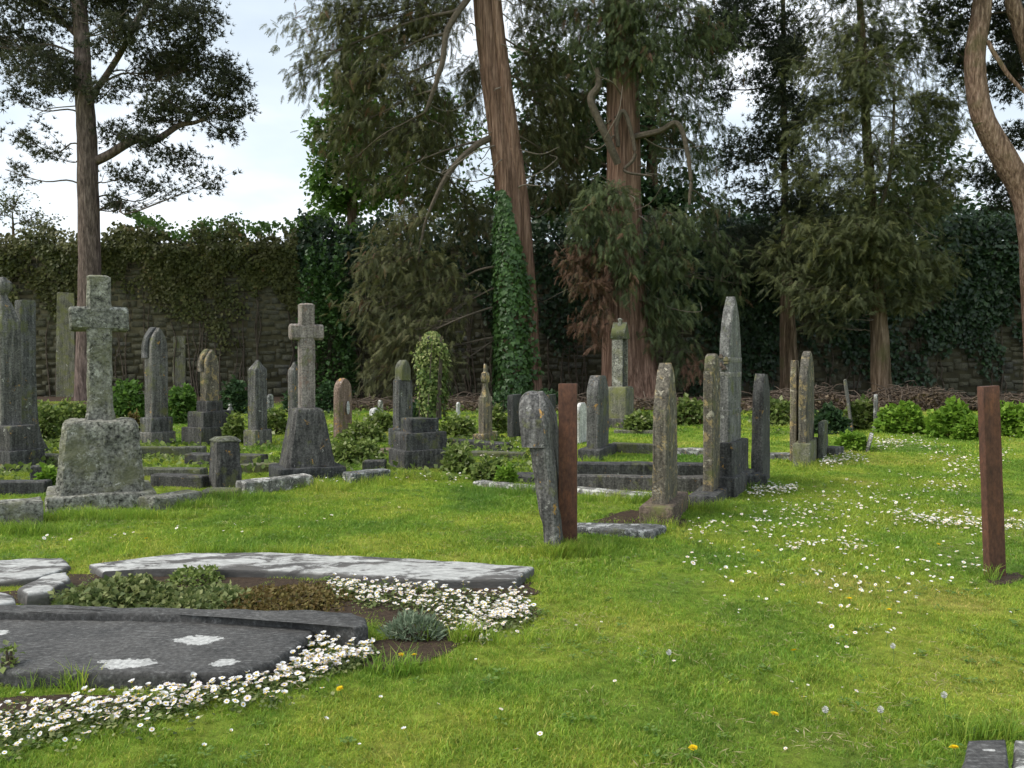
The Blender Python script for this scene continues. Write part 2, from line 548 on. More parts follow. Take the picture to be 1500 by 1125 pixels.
M['lf_weed'] = leaf_mat('lf_weed', [(0, (.08, .13, .03)), (.5, (.16, .22, .05)), (.9, (.26, .32, .09)), (1, (.45, .46, .28))], .4)
M['lf_bright'] = leaf_mat('lf_bright', [(0, (.10, .19, .02)), (.5, (.16, .29, .03)), (1, (.25, .38, .05))], .4)
M['lf_ground'] = leaf_mat('lf_ground', [(0, (.055, .085, .025)), (.5, (.14, .18, .055)), (1, (.30, .32, .13))], .3)
M['lf_russet'] = leaf_mat('lf_russet', [(0, (.08, .075, .02)), (.5, (.15, .10, .035)), (1, (.20, .17, .05))], .3)
M['lf_silver'] = leaf_mat('lf_silver', [(0, (.12, .17, .10)), (.5, (.19, .25, .16)), (1, (.28, .33, .22))], .3)
M['lf_litter'] = leaf_mat('lf_litter', [(0, (.05, .036, .025)), (.5, (.10, .07, .045)), (1, (.16, .12, .075))], .1)

def grass_mat(name, blade=True):
    m, n, l, b = new_mat(name)
    g = n.new('ShaderNodeNewGeometry')
    big = nz(n, l, g.outputs['Position'], .55, 4, .6, .3)
    col = ramp(n, l, big, [(.32, (.14, .26, .037)), (.45, (.225, .355, .043)), (.56, (.33, .43, .055)), (.72, (.43, .43, .10))])
    mid = mix(n, l, .5, ramp(n, l, nz(n, l, g.outputs['Position'], 3.2, 4, .7), [(.35, .72), (.65, 1.2)]), ramp(n, l, nz(n, l, g.outputs['Position'], 16, 4, .7), [(.35, .55), (.65, 1.4)]))
    col = mix(n, l, 1.0, col, mid, 'MULTIPLY')
    if blade:
        at = n.new('ShaderNodeAttribute'); at.attribute_name = 'rnd'
        tint = ramp(n, l, at.outputs['Fac'], [(0, (.62, .80, .7)), (.5, (1, 1, 1)), (.86, (1.2, 1.12, 1.0)), (.93, (1.9, 1.45, 2.0)), (1, (2.3, 1.5, 3.0))])
        col = mix(n, l, 1.0, col, tint, 'MULTIPLY')
    else:
        col = mix(n, l, 1.0, col, (.9, .82, .9), 'MULTIPLY')
        dirt = ramp(n, l, nz(n, l, g.outputs['Position'], 9, 6, .75), [(.5, 0.0), (.72, .6)])
        col = mix(n, l, dirt, col, (.10, .085, .03))
    l.new(col, b.inputs['Base Color'])
    b.inputs['Roughness'].default_value = .55 if blade else .95
    b.inputs['Specular IOR Level'].default_value = .3 if blade else .1
    if blade:
        t = n.new('ShaderNodeBsdfTranslucent')
        l.new(col, t.inputs['Color'])
        ms = n.new('ShaderNodeMixShader'); ms.inputs[0].default_value = .42
        l.new(b.outputs[0], ms.inputs[1]); l.new(t.outputs[0], ms.inputs[2])
        l.new(ms.outputs[0], n['Material Output'].inputs['Surface'])
    else:
        bump(n, l, b, nz(n, l, g.outputs['Position'], 60, 5, .8), 1.0, .03)
    return m
M['grass'] = grass_mat('grass', True)
M['lawn'] = grass_mat('lawn', False)
M['petal'] = simple('petal', (.78, .77, .77), (.86, .85, .84), 5, .6, 0)
M['petal_pink'] = simple('petal_pink', (.70, .60, .60), (.82, .76, .75), 5, .6, 0)
M['yolk'] = simple('yolk', (.55, .36, .02), (.70, .48, .03), 50, .7, 0)
M['dandelion'] = simple('dandelion', (.72, .46, .005), (.80, .58, .01), 50, .7, 0)
M['clock'] = simple('clock', (.5, .5, .46), (.68, .68, .62), 50, .9, 0)
M['stem'] = simple('stem', (.08, .15, .03), (.14, .22, .05), 10, .7, 0)

# ------------------------------------------------------------------ the ground
def make_ground():
    xs = np.concatenate([[-400, -150, -60], np.linspace(-34, 34, 120), [60, 150, 400]])
    ys = np.concatenate([[-60, -10], np.linspace(-2, 20, 80), np.linspace(21, 45, 30), [60, 120, 300, 900]])
    X, Y = np.meshgrid(xs, ys)
    Z = gz(X, Y)
    g = Geo()
    nx, ny = len(xs), len(ys)
    i, j = np.meshgrid(np.arange(nx - 1), np.arange(ny - 1))
    a = (j * nx + i).ravel()
    g.add(np.column_stack([X.ravel(), Y.ravel(), Z.ravel()]), np.column_stack([a, a + 1, a + nx + 1, a + nx]))
    tag(g.build('lawn', M['lawn'], smooth=True), 'mown green lawn between the graves', None, None, 'structure')
make_ground()

def sheet(name, label, uvs, mat, lift=.006, kind='structure'):
    """flat patch of ground; outline given as photo pixels, raised a little in the middle"""
    P = [ground(u, v) for u, v in uvs]
    pts = spline([(p.x, p.y, 0) for p in P] + [(P[0].x, P[0].y, 0)], 48)[:-1]
    c = pts.mean(0)
    g = Geo()
    V = []
    rad = (.35, .75, 1.0)
    jit = 1 + .10 * np.sin(np.arange(len(pts)) * 1.9) * np.sin(np.arange(len(pts)) * .7)
    for s in rad:
        q = c + (pts - c) * s * (jit[:, None] if s == 1 else 1)
        z = gz(q[:, 0], q[:, 1]) + lift + .012 * (1 - s)
        V.append(np.column_stack([q[:, 0], q[:, 1], z]))
    V = np.concatenate(V + [np.array([[c[0], c[1], gz(c[0], c[1]) + lift + .012]])])
    n = len(pts); i = np.arange(n); j = (i + 1) % n
    Fq = np.concatenate([np.column_stack([k * n + i, k * n + j, (k + 1) * n + j, (k + 1) * n + i])[:, ::-1] for k in range(2)])
    g.v.append(V.astype(np.float32)); g.n = len(V)
    for f in (Fq, np.column_stack([i, j, np.full(n, 3 * n)])):
        g.f.append(f.astype(np.int32)); g.r.append(np.full(len(f), .5, np.float32)); g.m.append(np.zeros(len(f), np.int32))
    o = g.build(name, mat, smooth=True)
    tag(o, label, None, None, kind)
    return pts[:, :2]

SOIL = []
SOIL.append(sheet('soil', 'bare brown soil between the ledger and the daisies', [(500, 955), (545, 940), (650, 938), (668, 950), (620, 972), (560, 985)], M['soil']))
SOIL.append(sheet('soil', 'bare soil in the bottom left corner of the lawn', [(-60, 1030), (60, 1020), (190, 1022), (200, 1040), (100, 1056), (-60, 1062)], M['soil']))
SOIL.append(sheet('soil', 'brown earth inside the grave plot', [(-40, 880), (60, 850), (160, 838), (300, 842), (560, 858), (770, 856), (775, 900), (680, 935), (560, 925), (520, 905), (150, 893)], M['soil']))
SOIL.append(sheet('soil', 'sunken earth beside the lichened stone plinth', [(868, 765), (900, 752), (940, 748), (1000, 760), (1030, 768), (960, 775), (905, 778)], M['soil']))
SOIL.append(sheet('soil', 'scraped earth at the foot of the leaning rusty post', [(1440, 846), (1462, 842), (1490, 840), (1498, 848), (1478, 856), (1450, 856)], M['soil']))
SOIL.append(sheet('soil', 'dark leaf litter strip under the conifers', [(-300, 597), (200, 594), (500, 596), (800, 597), (1100, 604), (1400, 600), (1900, 600), (1900, 580), (750, 579), (-300, 579)], M['soil'], .012))

# ------------------------------------------------------------------ gravestones
NSEED = [1]
def nseed():
    NSEED[0] += 1
    return NSEED[0]

def px_dims(u, d, th):
    """apparent -> real size for a slab whose plane runs at th (radians from +Y towards +X)"""
    phi = math.atan((u - U0) / F)
    s = F / d
    return s / math.cos(phi) * 1.0, abs(math.cos(th - phi)), abs(math.sin(th - phi))

def v2z(v, d):
    return H + (VH - v) / F * d

def place(u, vb, extra):
    p = ground(u, vb)
    d = p.y + extra
    x = (u - U0) / F * d
    return d, x, float(gz(x, d))

def head_rings(z0, z1, w, t, head, kind, taper=0.0):
    """outline of a slab: gothic / round / flat / shouldered / pointed / finial"""
    out = []
    zs = z1 - head
    for k in np.linspace(0, 1, 9):
        out.append((z0 + (zs - z0) * k, 0, 0, w * (1 - taper * k), t * (1 - .5 * taper * k)))
    w1, t1 = out[-1][3], out[-1][4]
    if kind in ('gothic', 'round'):
        c = (head * head - w1 * w1) / (2 * w1)
        for k in (.12, .25, .38, .5, .6, .7, .79, .86, .92, .965, 1.0):
            h = head * k
            x = max(math.sqrt(max((w1 + c) ** 2 - h * h, 0)) - c, .012)
            out.append((zs + h, 0, 0, x, t1 * (1 if k < .9 else 1 - (k - .9) * 2)))
    elif kind == 'pointed':
        for k in (.03, .5, .9, 1.0):
            out.append((zs + head * k, 0, 0, max(w1 * (1 - k), .02), max(t1 * (1 - k * .75), .012)))
    elif kind == 'shoulder':
        for k, q in ((.02, 1), (.05, .78), (.3, .78), (.6, .72), (.85, .55), (1, .3)):
            out.append((zs + head * k, 0, 0, w1 * q, t1 * (1 if k < .9 else .8)))
    elif kind == 'chamfer':
        for k, q in ((.3, .93), (.7, .75), (.93, .6), (1, .52)):
            out.append((zs + head * k, 0, 0, w1 * q, t1 * (1 - .15 * k)))
    elif kind == 'finial':
        for k, q in ((.02, .7), (.12, .55), (.30, .38), (.42, .34), (.47, .55), (.60, .62), (.72, .5), (.76, .28), (.92, .26), (1.0, .16)):
            out.append((zs + head * k, 0, 0, w1 * q, t1 * min(1, q * 1.3)))
    elif kind == 'statue':
        for k, q in ((.05, .95), (.2, .80), (.4, .62), (.52, .40), (.60, .34), (.66, .44), (.78, .60), (.88, .58), (.95, .42), (1.0, .18)):
            out.append((zs + head * k, 0, 0, w1 * q, t1 * max(q, .3)))
    else:   # flat
        b = .02
        out.append((z1 - b * .3, 0, 0, w1 - b * .3, t1 - b * .3))
        out.append((z1, 0, 0, w1 - b, t1 - b))
    return out

def hood_mesh(zs, head, w, t, depth, band, drop, mat):
    """arched drip moulding standing proud of the front (local +Y)"""
    c = (head * head - w * w) / (2 * w)
    path = [(-w, zs - drop)]
    hs = np.linspace(0, head, 9)
    L = [(-(max(math.sqrt(max((w + c) ** 2 - h * h, 0)) - c, 0)), zs + h) for h in hs]
    path += L + [(-x, z) for x, z in L[::-1][1:]] + [(w, zs - drop)]
    g = Geo()
    V, n = [], len(path)
    for (x, z) in path:
        k = 1 - band / max(w, .05)
        xi, zi = x * k, zs + (z - zs) * (1 - band / max(head, .05)) if z > zs else z
        ex = 1.05
        V += [(x * ex, -t * .2, z + (.012 if z > zs else 0)), (x * ex, t + depth, z + (.012 if z > zs else 0)), (xi, t + depth * .8, zi), (xi, t * .8, zi)]
    f = []
    for i in range(n - 1):
        for a in range(4):
            b = (a + 1) % 4
            f.append((i * 4 + a, i * 4 + b, i * 4 + 4 + b, i * 4 + 4 + a))
    f += [(0, 1, 2, 3), tuple((n - 1) * 4 + q for q in (3, 2, 1, 0))]
    g.add(V, f)
    return g.mesh('hood_moulding', mat)

def gravestone(name, label, u, vb, vt, edge, face, th=22, kind='gothic', head=1.6, plinths=(), mat='stone_grey', pmat=None,
               hood=None, lean=0.0, leanf=0.0, taper=0.0, rough=.006, group=None, band=None, cat='gravestone', uo=0.0, flare=0.0):
    """edge/face: apparent widths in the photo of the slab's near edge and of its broad side; plinths: (v of top, edge, face) from the ground up"""
    pmat = pmat or mat
    thr = R(th)
    d = ground(u, vb).y
    big_face = max([p[2] for p in plinths] + [face])
    for _ in range(3):
        s, ce, cf = px_dims(u, d, thr)
        d2 = place(u, vb, .5 * (big_face / s / max(cf, .12)) * math.cos(thr))[0]
        d = .5 * d + .5 * d2
    x = (u - U0) / F * d
    z0 = float(gz(x, d))
    s, ce, cf = px_dims(u, d, thr)
    cf = max(cf, .12)
    root = thing(name, label, cat, (x, d, z0), math.pi / 2 - thr, group or 'gravestones')
    zb = -.06
    for (pv, pe, pf) in plinths:
        zt = v2z(pv, d) - z0
        me = loft_mesh('plinth', block_rings(zb, zt, pf / s / cf / 2, pe / s / ce / 2, b=.018), M[pmat], nx=8, ny=4, r=.015, rough=.009, seed=nseed())
        link('plinth', me, root)
        zb = zt - .004
    w, t = face / s / cf / 2, edge / s / ce / 2
    zt = v2z(vt, d) - z0
    hd = min(head * w, (zt - zb) * .7)
    rg = head_rings(zb - (.03 if plinths else 0), zt, w, t, hd, kind, taper)
    if flare:
        rg = [(z, a, b, hw * (1 + flare * math.exp(-(z - rg[0][0]) * 3.2)), ht * (1 + .5 * flare * math.exp(-(z - rg[0][0]) * 3.2))) for (z, a, b, hw, ht) in rg]
    if band:     # a projecting string course
        zb0 = v2z(band[0], d) - z0
        rg = [(z, a, b, hw * (1.06 if abs(z - zb0) < .03 else 1), ht) for (z, a, b, hw, ht) in rg]
    me = loft_mesh('slab', rg, M[mat], nx=8, ny=4, r=.016, rough=rough, seed=nseed())
    sl_ = link('slab', me, root)
    if hood:
        wt_ = w * (1 - taper)
        hm = hood_mesh(zt - hd, hd, wt_ * 1.03, t, hood[0] / s / ce, wt_ * .25, hood[1] / s, M[mat])
        link('hood_moulding', hm, sl_)
    root.rotation_euler = (R(leanf), R(lean), math.pi / 2 - thr)
    root.rotation_mode = 'XYZ'
    if uo:
        sl_.location.x = uo
    return root, d, s, z0

def kerb(name, label, a, b, width, height, mat='stone_dark', rough=.012, parent=None, group='grave kerbs', n=None, zt=None):
    """kerb stone from ground point a to b"""
    a, b = Vector((a[0], a[1], 0)), Vector((b[0], b[1], 0))
    L = (b - a).length
    ang = math.atan2(b.y - a.y, b.x - a.x)
    mid = (a + b) / 2
    z0 = float(gz(mid.x, mid.y))
    n = n or max(6, int(L * 5))
    hw = width / 2
    rg = [(-L / 2, 0, height / 2 - .05, hw - .015, height / 2 + .035)]
    for t in np.linspace(-L / 2 + .015, L / 2 - .015, n):
        rg.append((t, 0, height / 2 - .05, hw, height / 2 + .05))
    rg.append((L / 2, 0, height / 2 - .05, hw - .015, height / 2 + .035))
    me = loft_mesh(name, rg, M[mat], nx=4, ny=4, r=.018, rough=rough, freq=4, axis='x', seed=nseed())
    o = link(name, me, parent)
    o.location = (mid.x, mid.y, z0)
    o.rotation_euler = (0, 0, ang)
    if parent is None:
        tag(o, label, 'kerb', group, 'thing')
    return o

def kerb_px(label, p, q, width, height, mat='stone_dark', **k):
    a, b = ground(*p), ground(*q)
    return kerb('grave_kerb', label, a, b, width, height, mat, **k)

def cross(label, u, vb, th, mat, pmat, plinths, ped, vshaft, vtop, shaft_face, shaft_edge, varm, arm_face, rough, vped_u=0.0, flare=0.0):
    """plinths (v_top, face_px, edge_px); ped (v_top, face0, face1, edge0, edge1); stone cross on a tapered pedestal.
    widths here are apparent widths of broad side + near edge"""
    thr = R(th)
    d = place(u, vb, .45)[0]
    x = (u - U0) / F * d
    z0 = float(gz(x, d))
    s, ce, cf = px_dims(u, d, thr)
    root = thing('stone_cross', label, 'cross', (x, d, z0), math.pi / 2 - thr, 'stone crosses')
    zb = -.06
    for (pv, pf, pe) in plinths:
        zt = v2z(pv, d) - z0
        link('plinth', loft_mesh('plinth', block_rings(zb, zt, pf / s / 2, pe / s / 2, b=.03), M[pmat], r=.03, rough=rough * 1.3, seed=nseed()), root)
        zb = zt - .004
    zt = v2z(ped[0], d) - z0
    f0, f1, e0, e1 = [q / s / 2 for q in ped[1:]]
    link('pedestal', loft_mesh('pedestal', block_rings(zb, zt, f0, e0, f1, e1, b=.07, n=22), M[pmat], nx=22, ny=20, r=.05, rough=rough * 1.5, freq=9, seed=nseed()), root)
    zb = zt - .02
    ztop = v2z(vtop, d) - z0
    w, t = shaft_face / s / 2, shaft_edge / s / 2
    rg = []
    for k in np.linspace(0, 1, 34):
        fl = 1 + flare * max(0, 1 - k * 7)
        rg.append((zb + (ztop - .02 - zb) * k, 0, 0, w * fl * (1.02 - .04 * k), t * fl))
    rg.append((ztop, 0, 0, w - .03, t - .03))
    link('shaft', loft_mesh('shaft', rg, M[mat], nx=9, ny=9, r=.03, rough=rough, seed=nseed()), root)
    z1, z2 = v2z(varm[1], d) - z0, v2z(varm[0], d) - z0
    ha = arm_face / s / 2
    zc, hz = (z1 + z2) / 2, (z2 - z1) / 2
    rg = [(-ha, 0, zc, t * 1.06 - .02, hz - .02)] + [(q, 0, zc, t * 1.06, hz) for q in np.linspace(-ha + .02, ha - .02, 12)] + [(ha, 0, zc, t * 1.06 - .02, hz - .02)]
    link('cross_arm', loft_mesh('cross_arm', rg, M[mat], nx=6, ny=5, r=.03, rough=rough, axis='x', seed=nseed()), root)
    return root

# --- the left row
cross('large pale granite cross on a rough tapered pedestal', 146, 748, 62, 'granite', 'granite',
      [(716, 158, 150)], (614, 128, 108, 118, 98), 614, 405, 36, 36, (450, 485), 86, .012, flare=.22)
cross('smooth grey cross with pinkish staining on a dark rock pedestal', 449, 706, 64, 'stone_pink', 'stone_dark',
      [(681, 100, 84)], (597, 74, 46, 66, 42), 597, 445, 23, 19, (475, 498), 50, .006)

gravestone('gravestone', 'tall monument with a rounded finial cut by the left edge of the photo', 4, 690, 407, 26, 30, 26, 'statue', 4.4,
           [(657, 70, 52), (622, 60, 40)], 'stone_grey', 'stone_dark', rough=.01)
gravestone('gravestone', 'mossy flared slab just behind the leftmost monument', 38, 668, 440, 10, 22, 24, 'flat', .4, [], 'stone_grey', rough=.012, flare=1.8)
gravestone('gravestone', 'tall pointed grey gravestone with drip moulding right of the large granite cross', 229, 652, 480, 12, 24, 26, 'gothic', 2.3,
           [(632, 22, 36), (611, 18, 32)], 'stone_grey', hood=(2.6, 12))
gravestone('gravestone', 'round arched gravestone with orange lichen rim on three dark steps', 307, 652, 512, 10, 19, 26, 'gothic', 2.0,
           [(624, 30, 54), (602, 24, 42), (587, 16, 24)], 'stone_lichen', 'stone_dark', hood=(2.4, 8))
gravestone('gravestone', 'narrow grey gravestone with a pyramid top left of the smooth grey cross', 377, 654, 527, 13, 17, 26, 'pointed', 1.2,
           [(629, 18, 25)], 'stone_grey')
gravestone('gravestone', 'slim pale-edged pointed stone half hidden behind the smooth grey cross', 431, 648, 530, 8, 12, 26, 'pointed', 1.4, [], 'stone_grey')
gravestone('gravestone', 'reddish rounded gravestone with a small white oval plaque', 502, 642, 554, 9, 20, 20, 'round', 1.1, [], 'stone_red', taper=.06)
gravestone('gravestone', 'grey two-tier stone with a small arched top beside the ivy-covered monument', 590, 660, 556, 10, 20, 24, 'flat', .5,
           [(626, 17, 26)], 'stone_grey')
gravestone('gravestone', 'small knobbed stone with orange lichen left of the ivy trunk', 711, 652, 533, 9, 12, 20, 'finial', 3.0, [(634, 16, 22)], 'stone_lichen')
gravestone('gravestone', 'plain dark square-topped stone just left of the leaning hooded stone', 754, 642, 578, 9, 13, 20, 'flat', .4, [], 'stone_dark')
gravestone('gravestone', 'dark flat stone peeping between leaning hooded stone and rusty post', 806, 640, 578, 8, 10, 20, 'flat', .4, [], 'stone_dark')
gravestone('gravestone', 'small white marble headstone just right of the middle rusty post', 852, 650, 590, 5, 11, 22, 'round', .7, [], 'pale', rough=.003)
gravestone('gravestone', 'dark gravestone with clipped corners on a broad plinth right of the middle rusty post', 876, 674, 550, 17, 16, 20, 'chamfer', .7,
           [(654, 32, 26)], 'stone_grey', 'stone_dark')
gravestone('gravestone', 'yellow-lichened pointed gravestone on a reddish brown plinth in the foreground row', 975, 770, 532, 21, 17, 20, 'gothic', 1.9,
           [(731, 46, 26)], 'stone_lichen', 'stone_brown', taper=.06)
gravestone('gravestone', 'shouldered gravestone with bright yellow lichen in front of the tallest stone', 1043, 743, 518, 15, 11, 24, 'shoulder', .9,
           [(716, 40, 28)], 'stone_lichen', 'stone_dark', taper=.05)
gravestone('gravestone', 'tallest pointed gravestone of the right row with pale top', 1070, 728, 435, 15, 18, 28, 'gothic', 2.6,
           [(692, 46, 30), (645, 32, 24)], 'stone_pale', 'stone_dark')
gravestone('gravestone', 'round-shouldered dark stone with white lichen spots behind the tallest stone', 1115, 712, 548, 17, 12, 26, 'chamfer', .8, [], 'stone_dark', taper=.14, lean=1.5)
gravestone('gravestone', 'narrow lichened stone at the left of the adjoining pair', 1164, 676, 528, 10, 7, 22, 'flat', .4, [], 'stone_lichen')
gravestone('gravestone', 'taller rounded stone with orange lichen at the right of the adjoining pair', 1182, 684, 514, 12, 12, 26, 'round', 1.2,
           [(645, 24, 16)], 'stone_lichen', 'stone_moss')
gravestone('gravestone', 'squat pale stub of a stone right of the adjoining pair', 1206, 674, 617, 9, 9, 26, 'round', .6, [], 'stone_moss', rough=.015)
gravestone('gravestone', 'thin pale-tipped stone leaning left near the brushwood', 1249, 632, 555, 4, 5, 24, 'flat', .5, [], 'stone_grey', leanf=-8)
gravestone('gravestone', 'short white-topped stone by the wall among green shrubs', 1283, 632, 578, 6, 6, 24, 'flat', .5, [(622, 8, 8)], 'stone_white')
gravestone('gravestone', 'tiny tilted stone beside the white daisy drift near the shrubs', 1271, 662, 634, 6, 7, 24, 'round', .7, [], 'stone_white', leanf=14)
gravestone('gravestone', 'small pale rounded stone low among weeds between grey stones', 396, 612, 577, 4, 7, 24, 'round', 1.0, [], 'stone_white')
gravestone('gravestone', 'low whitish tilted stone right of the reddish gravestone', 548, 620, 598, 6, 10, 24, 'round', .8, [], 'pale', rough=.02)
gravestone('gravestone', 'small pale stone peeping up behind the low whitish stone', 557, 612, 586, 4, 5, 24, 'round', 1.0, [], 'stone_white')
gravestone('gravestone', 'tiny pale stone in brown litter left of the knobbed stone', 671, 612, 589, 3, 4, 24, 'round', 1.0, [], 'pale')
gravestone('gravestone', 'small pale urn-like stone right of the stepped dark monument', 337, 630, 592, 5, 6, 24, 'statue', 2.0, [], 'stone_white')

tall = [o for o in bpy.data.objects if o.get('label') == 'tallest pointed gravestone of the right row with pale top'][0]
tsl = [o for o in tall.children if o.name.startswith('slab')][0]
thw = max(v.co.x for v in tsl.data.vertices); tht = max(v.co.y for v in tsl.data.vertices)
for cv in (527, 548, 602):
    zc = v2z(cv, tall.location.y) - tall.location.z
    link('collar', loft_mesh('collar', block_rings(zc - .035, zc + .03, thw * .97, tht * .97, thw * 1.01, tht * 1.04, b=.012, n=3), M['stone_pale'], r=.012, rough=.005, seed=nseed()), tsl)
for kx in range(5):
    zc = v2z(545, tall.location.y) - tall.location.z + .035 + .035 * kx
    an = kx * 1.9
    link('carving', loft_mesh('carving', block_rings(zc, zc + .05, .03, .035, .015, .015, b=.01, n=3), M['stone_brown'], nx=3, ny=3, r=.008, rough=.006, seed=nseed()), tsl).location = (-thw * .985, .045 * math.sin(an), 0)

# white oval plaque on the reddish stone, small arched top of the two-tier stone
def child_of(label_part, fn):
    for o in bpy.data.objects:
        if o.get('label') and label_part in o['label']:
            return o
def oval(parent, mat, local, rx, rz):
    g = Geo()
    a = np.linspace(0, 2 * np.pi, 20, endpoint=False)
    V = [(rx * math.cos(t), -.008, rz * math.sin(t)) for t in a] + [(rx * math.cos(t), .008, rz * math.sin(t)) for t in a]
    i = np.arange(20); j = (i + 1) % 20
    g.add(V, np.column_stack([i, j, j + 20, i + 20]))
    g.add(V, np.array([np.arange(20)]))
    o = g.build('plaque', mat, parent)
    o.location = local
    return o
red = child_of('reddish rounded', 0)
oval([c for c in red.children if c.name.startswith('slab')][0], M['pale'], (.02, -.115, .62), .05, .14)
two = child_of('two-tier', 0)
hz = max(v.co.z for v in two.children[-1].data.vertices)
link('arched_top', loft_mesh('arched_top', head_rings(hz - .02, hz + .36, .15, .085, .22, 'round'), M['stone_moss'], r=.012, rough=.006, seed=nseed()), two)

# leaning hooded stone in the middle foreground
def leaning_stone():
    u, vb = 823, 812
    g0 = ground(u, vb)
    d = g0.y + .18
    s = F / d
    th = R(14)
    x = (u - U0) / F * d
    z0 = float(gz(x, d))
    root = thing('gravestone', 'worn hooded gravestone leaning left beside the middle rusty post', 'gravestone', (x, d, z0), math.pi / 2 - th, 'gravestones')
    zt = v2z(575, d) - z0
    rg = []
    W = .25
    for k in np.linspace(0, 1, 22):
        z = -.1 + (zt + .1) * k
        hw = W * (1 if k < .72 else max(math.sqrt(max(1 - ((k - .72) / .285) ** 2, 0)), .12))
        ht = .062 + .045 * k
        lean = .21 * k          # towards the front (local +Y = left)
        rg.append((z, .0, lean + (.012 if k < .72 else .0), hw, ht * (1 if k < .88 else (.9 if k < .94 else (.7 if k < .99 else .35)))))
    sl_ = link('slab', loft_mesh('slab', rg, M['stone_worn'], nx=10, ny=6, r=.05, rough=.016, freq=7, seed=nseed()), root)
    # heavy drip moulding round the arched head, broken off below
    g = Geo()
    V, f = [], []
    zs = zt * .70
    n = 15
    for i in range(n):
        a = math.pi * (1 - i / (n - 1))
        cx, cz = math.cos(a), math.sin(a)
        zz = zs + cz * (zt - zs) * 1.02
        kk = zz / zt
        yb = .21 * kk
        sag = -.05 if i in (0, n - 1) else 0
        for (q, y, dz) in ((1.04, yb - .10, -.05), (1.08, yb + .04, .015), (1.05, yb + .14, -.015), (.92, yb + .185, -.07), (.58, yb - .02, 0)):
            V.append((cx * W * q, y, zs + cz * (zt - zs) * min(q, 1.04) + sag + dz * cz))
    for i in range(n - 1):
        for a in range(5):
            b = (a + 1) % 5
            f.append((i * 5 + a, i * 5 + b, i * 5 + 5 + b, i * 5 + 5 + a))
    g.add(V, f)
    g.add(V, np.array([[0, 1, 2, 3, 4], [(n - 1) * 5 + q for q in (4, 3, 2, 1, 0)]]))
    ho = link('hood_moulding', g.mesh('hood_moulding', M['stone_worn'], True), sl_)
    sb = ho.modifiers.new('worn', 'SUBSURF'); sb.levels = sb.render_levels = 2
leaning_stone()

# gabled shrine monument by the sequoia
def shrine():
    u, vb = 908, 628
    d = place(u, vb, .4)[0]
    x = (u - U0) / F * d
    z0 = float(gz(x, d))
    s = F / d
    root = thing('gravestone', 'gabled niche monument on a square pedestal in front of the sequoia trunk', 'gravestone', (x, d, z0), R(62), 'gravestones')
    zA, zB, zC = v2z(612, d) - z0, v2z(566, d) - z0, v2z(466, d) - z0
    link('plinth', loft_mesh('plinth', block_rings(-.06, zA, .36, .33, b=.02), M['stone_dark'], rough=.008, seed=nseed()), root)
    link('pedestal', loft_mesh('pedestal', block_rings(zA - .003, zB, .28, .25, b=.05), M['stone_moss'], rough=.008, seed=nseed()), root)
    zE = zB + (zC - zB) * .72
    link('niche_back', loft_mesh('niche_back', block_rings(zB - .003, zE, .13, .05, b=.01), M['stone_grey'], rough=.004, seed=nseed()), root)
    for sx in (-1, 1):
        m = loft_mesh('column', block_rings(zB - .003, zE - .02, .028, .13, b=.005), M['granite'], nx=2, ny=4, r=.01, rough=.004, seed=nseed())
        o = link('column', m, root); o.location.x = sx * .165
    g = Geo()
    w, t = .22, .17
    V = [(-w, -t, zE - .04), (w, -t, zE - .04), (0, -t, zC - .1), (-w, t, zE - .04), (w, t, zE - .04), (0, t, zC - .1)]
    g.add(V, np.array([[0, 1, 2], [5, 4, 3]])); g.add(V, np.array([[0, 3, 4, 1], [1, 4, 5, 2], [2, 5, 3, 0]]))
    g.build('gable', M['stone_moss'], root)
    link('finial', loft_mesh('finial', [(zC - .18, 0, 0, .05, .05), (zC - .08, 0, 0, .035, .035), (zC - .03, 0, 0, .05, .05), (zC, 0, 0, .02, .02)], M['granite'], nx=2, ny=2, r=.01, rough=.003), root)
shrine()

# rough corner block by the granite cross
def corner_block():
    u, vb = 329, 716
    d = place(u, vb, .15)[0]
    x = (u - U0) / F * d
    z0 = float(gz(x, d)); s = F / d
    root = thing('corner_post', 'dark rough-hewn corner block with a chamfered top between the two crosses', 'stone block', (x, d, z0), R(40))
    zt = v2z(640, d) - z0
    h = 24 / s
    link('post', loft_mesh('post', block_rings(-.06, zt - .05, h * .82, h * .82, h * .70, h * .70, b=.02, n=8), M['stone_dark'], nx=6, ny=6, r=.03, rough=.018, seed=nseed()), root)
    rg = [(zt - .055, 0, 0, h * .74, h * .74), (zt - .04, 0, 0, h * .74, h * .74), (zt, 0, 0, h * .5, h * .5)]
    link('cap', loft_mesh('cap', rg, M['stone_moss'], nx=4, ny=4, r=.02, rough=.008, seed=nseed()), root)
corner_block()

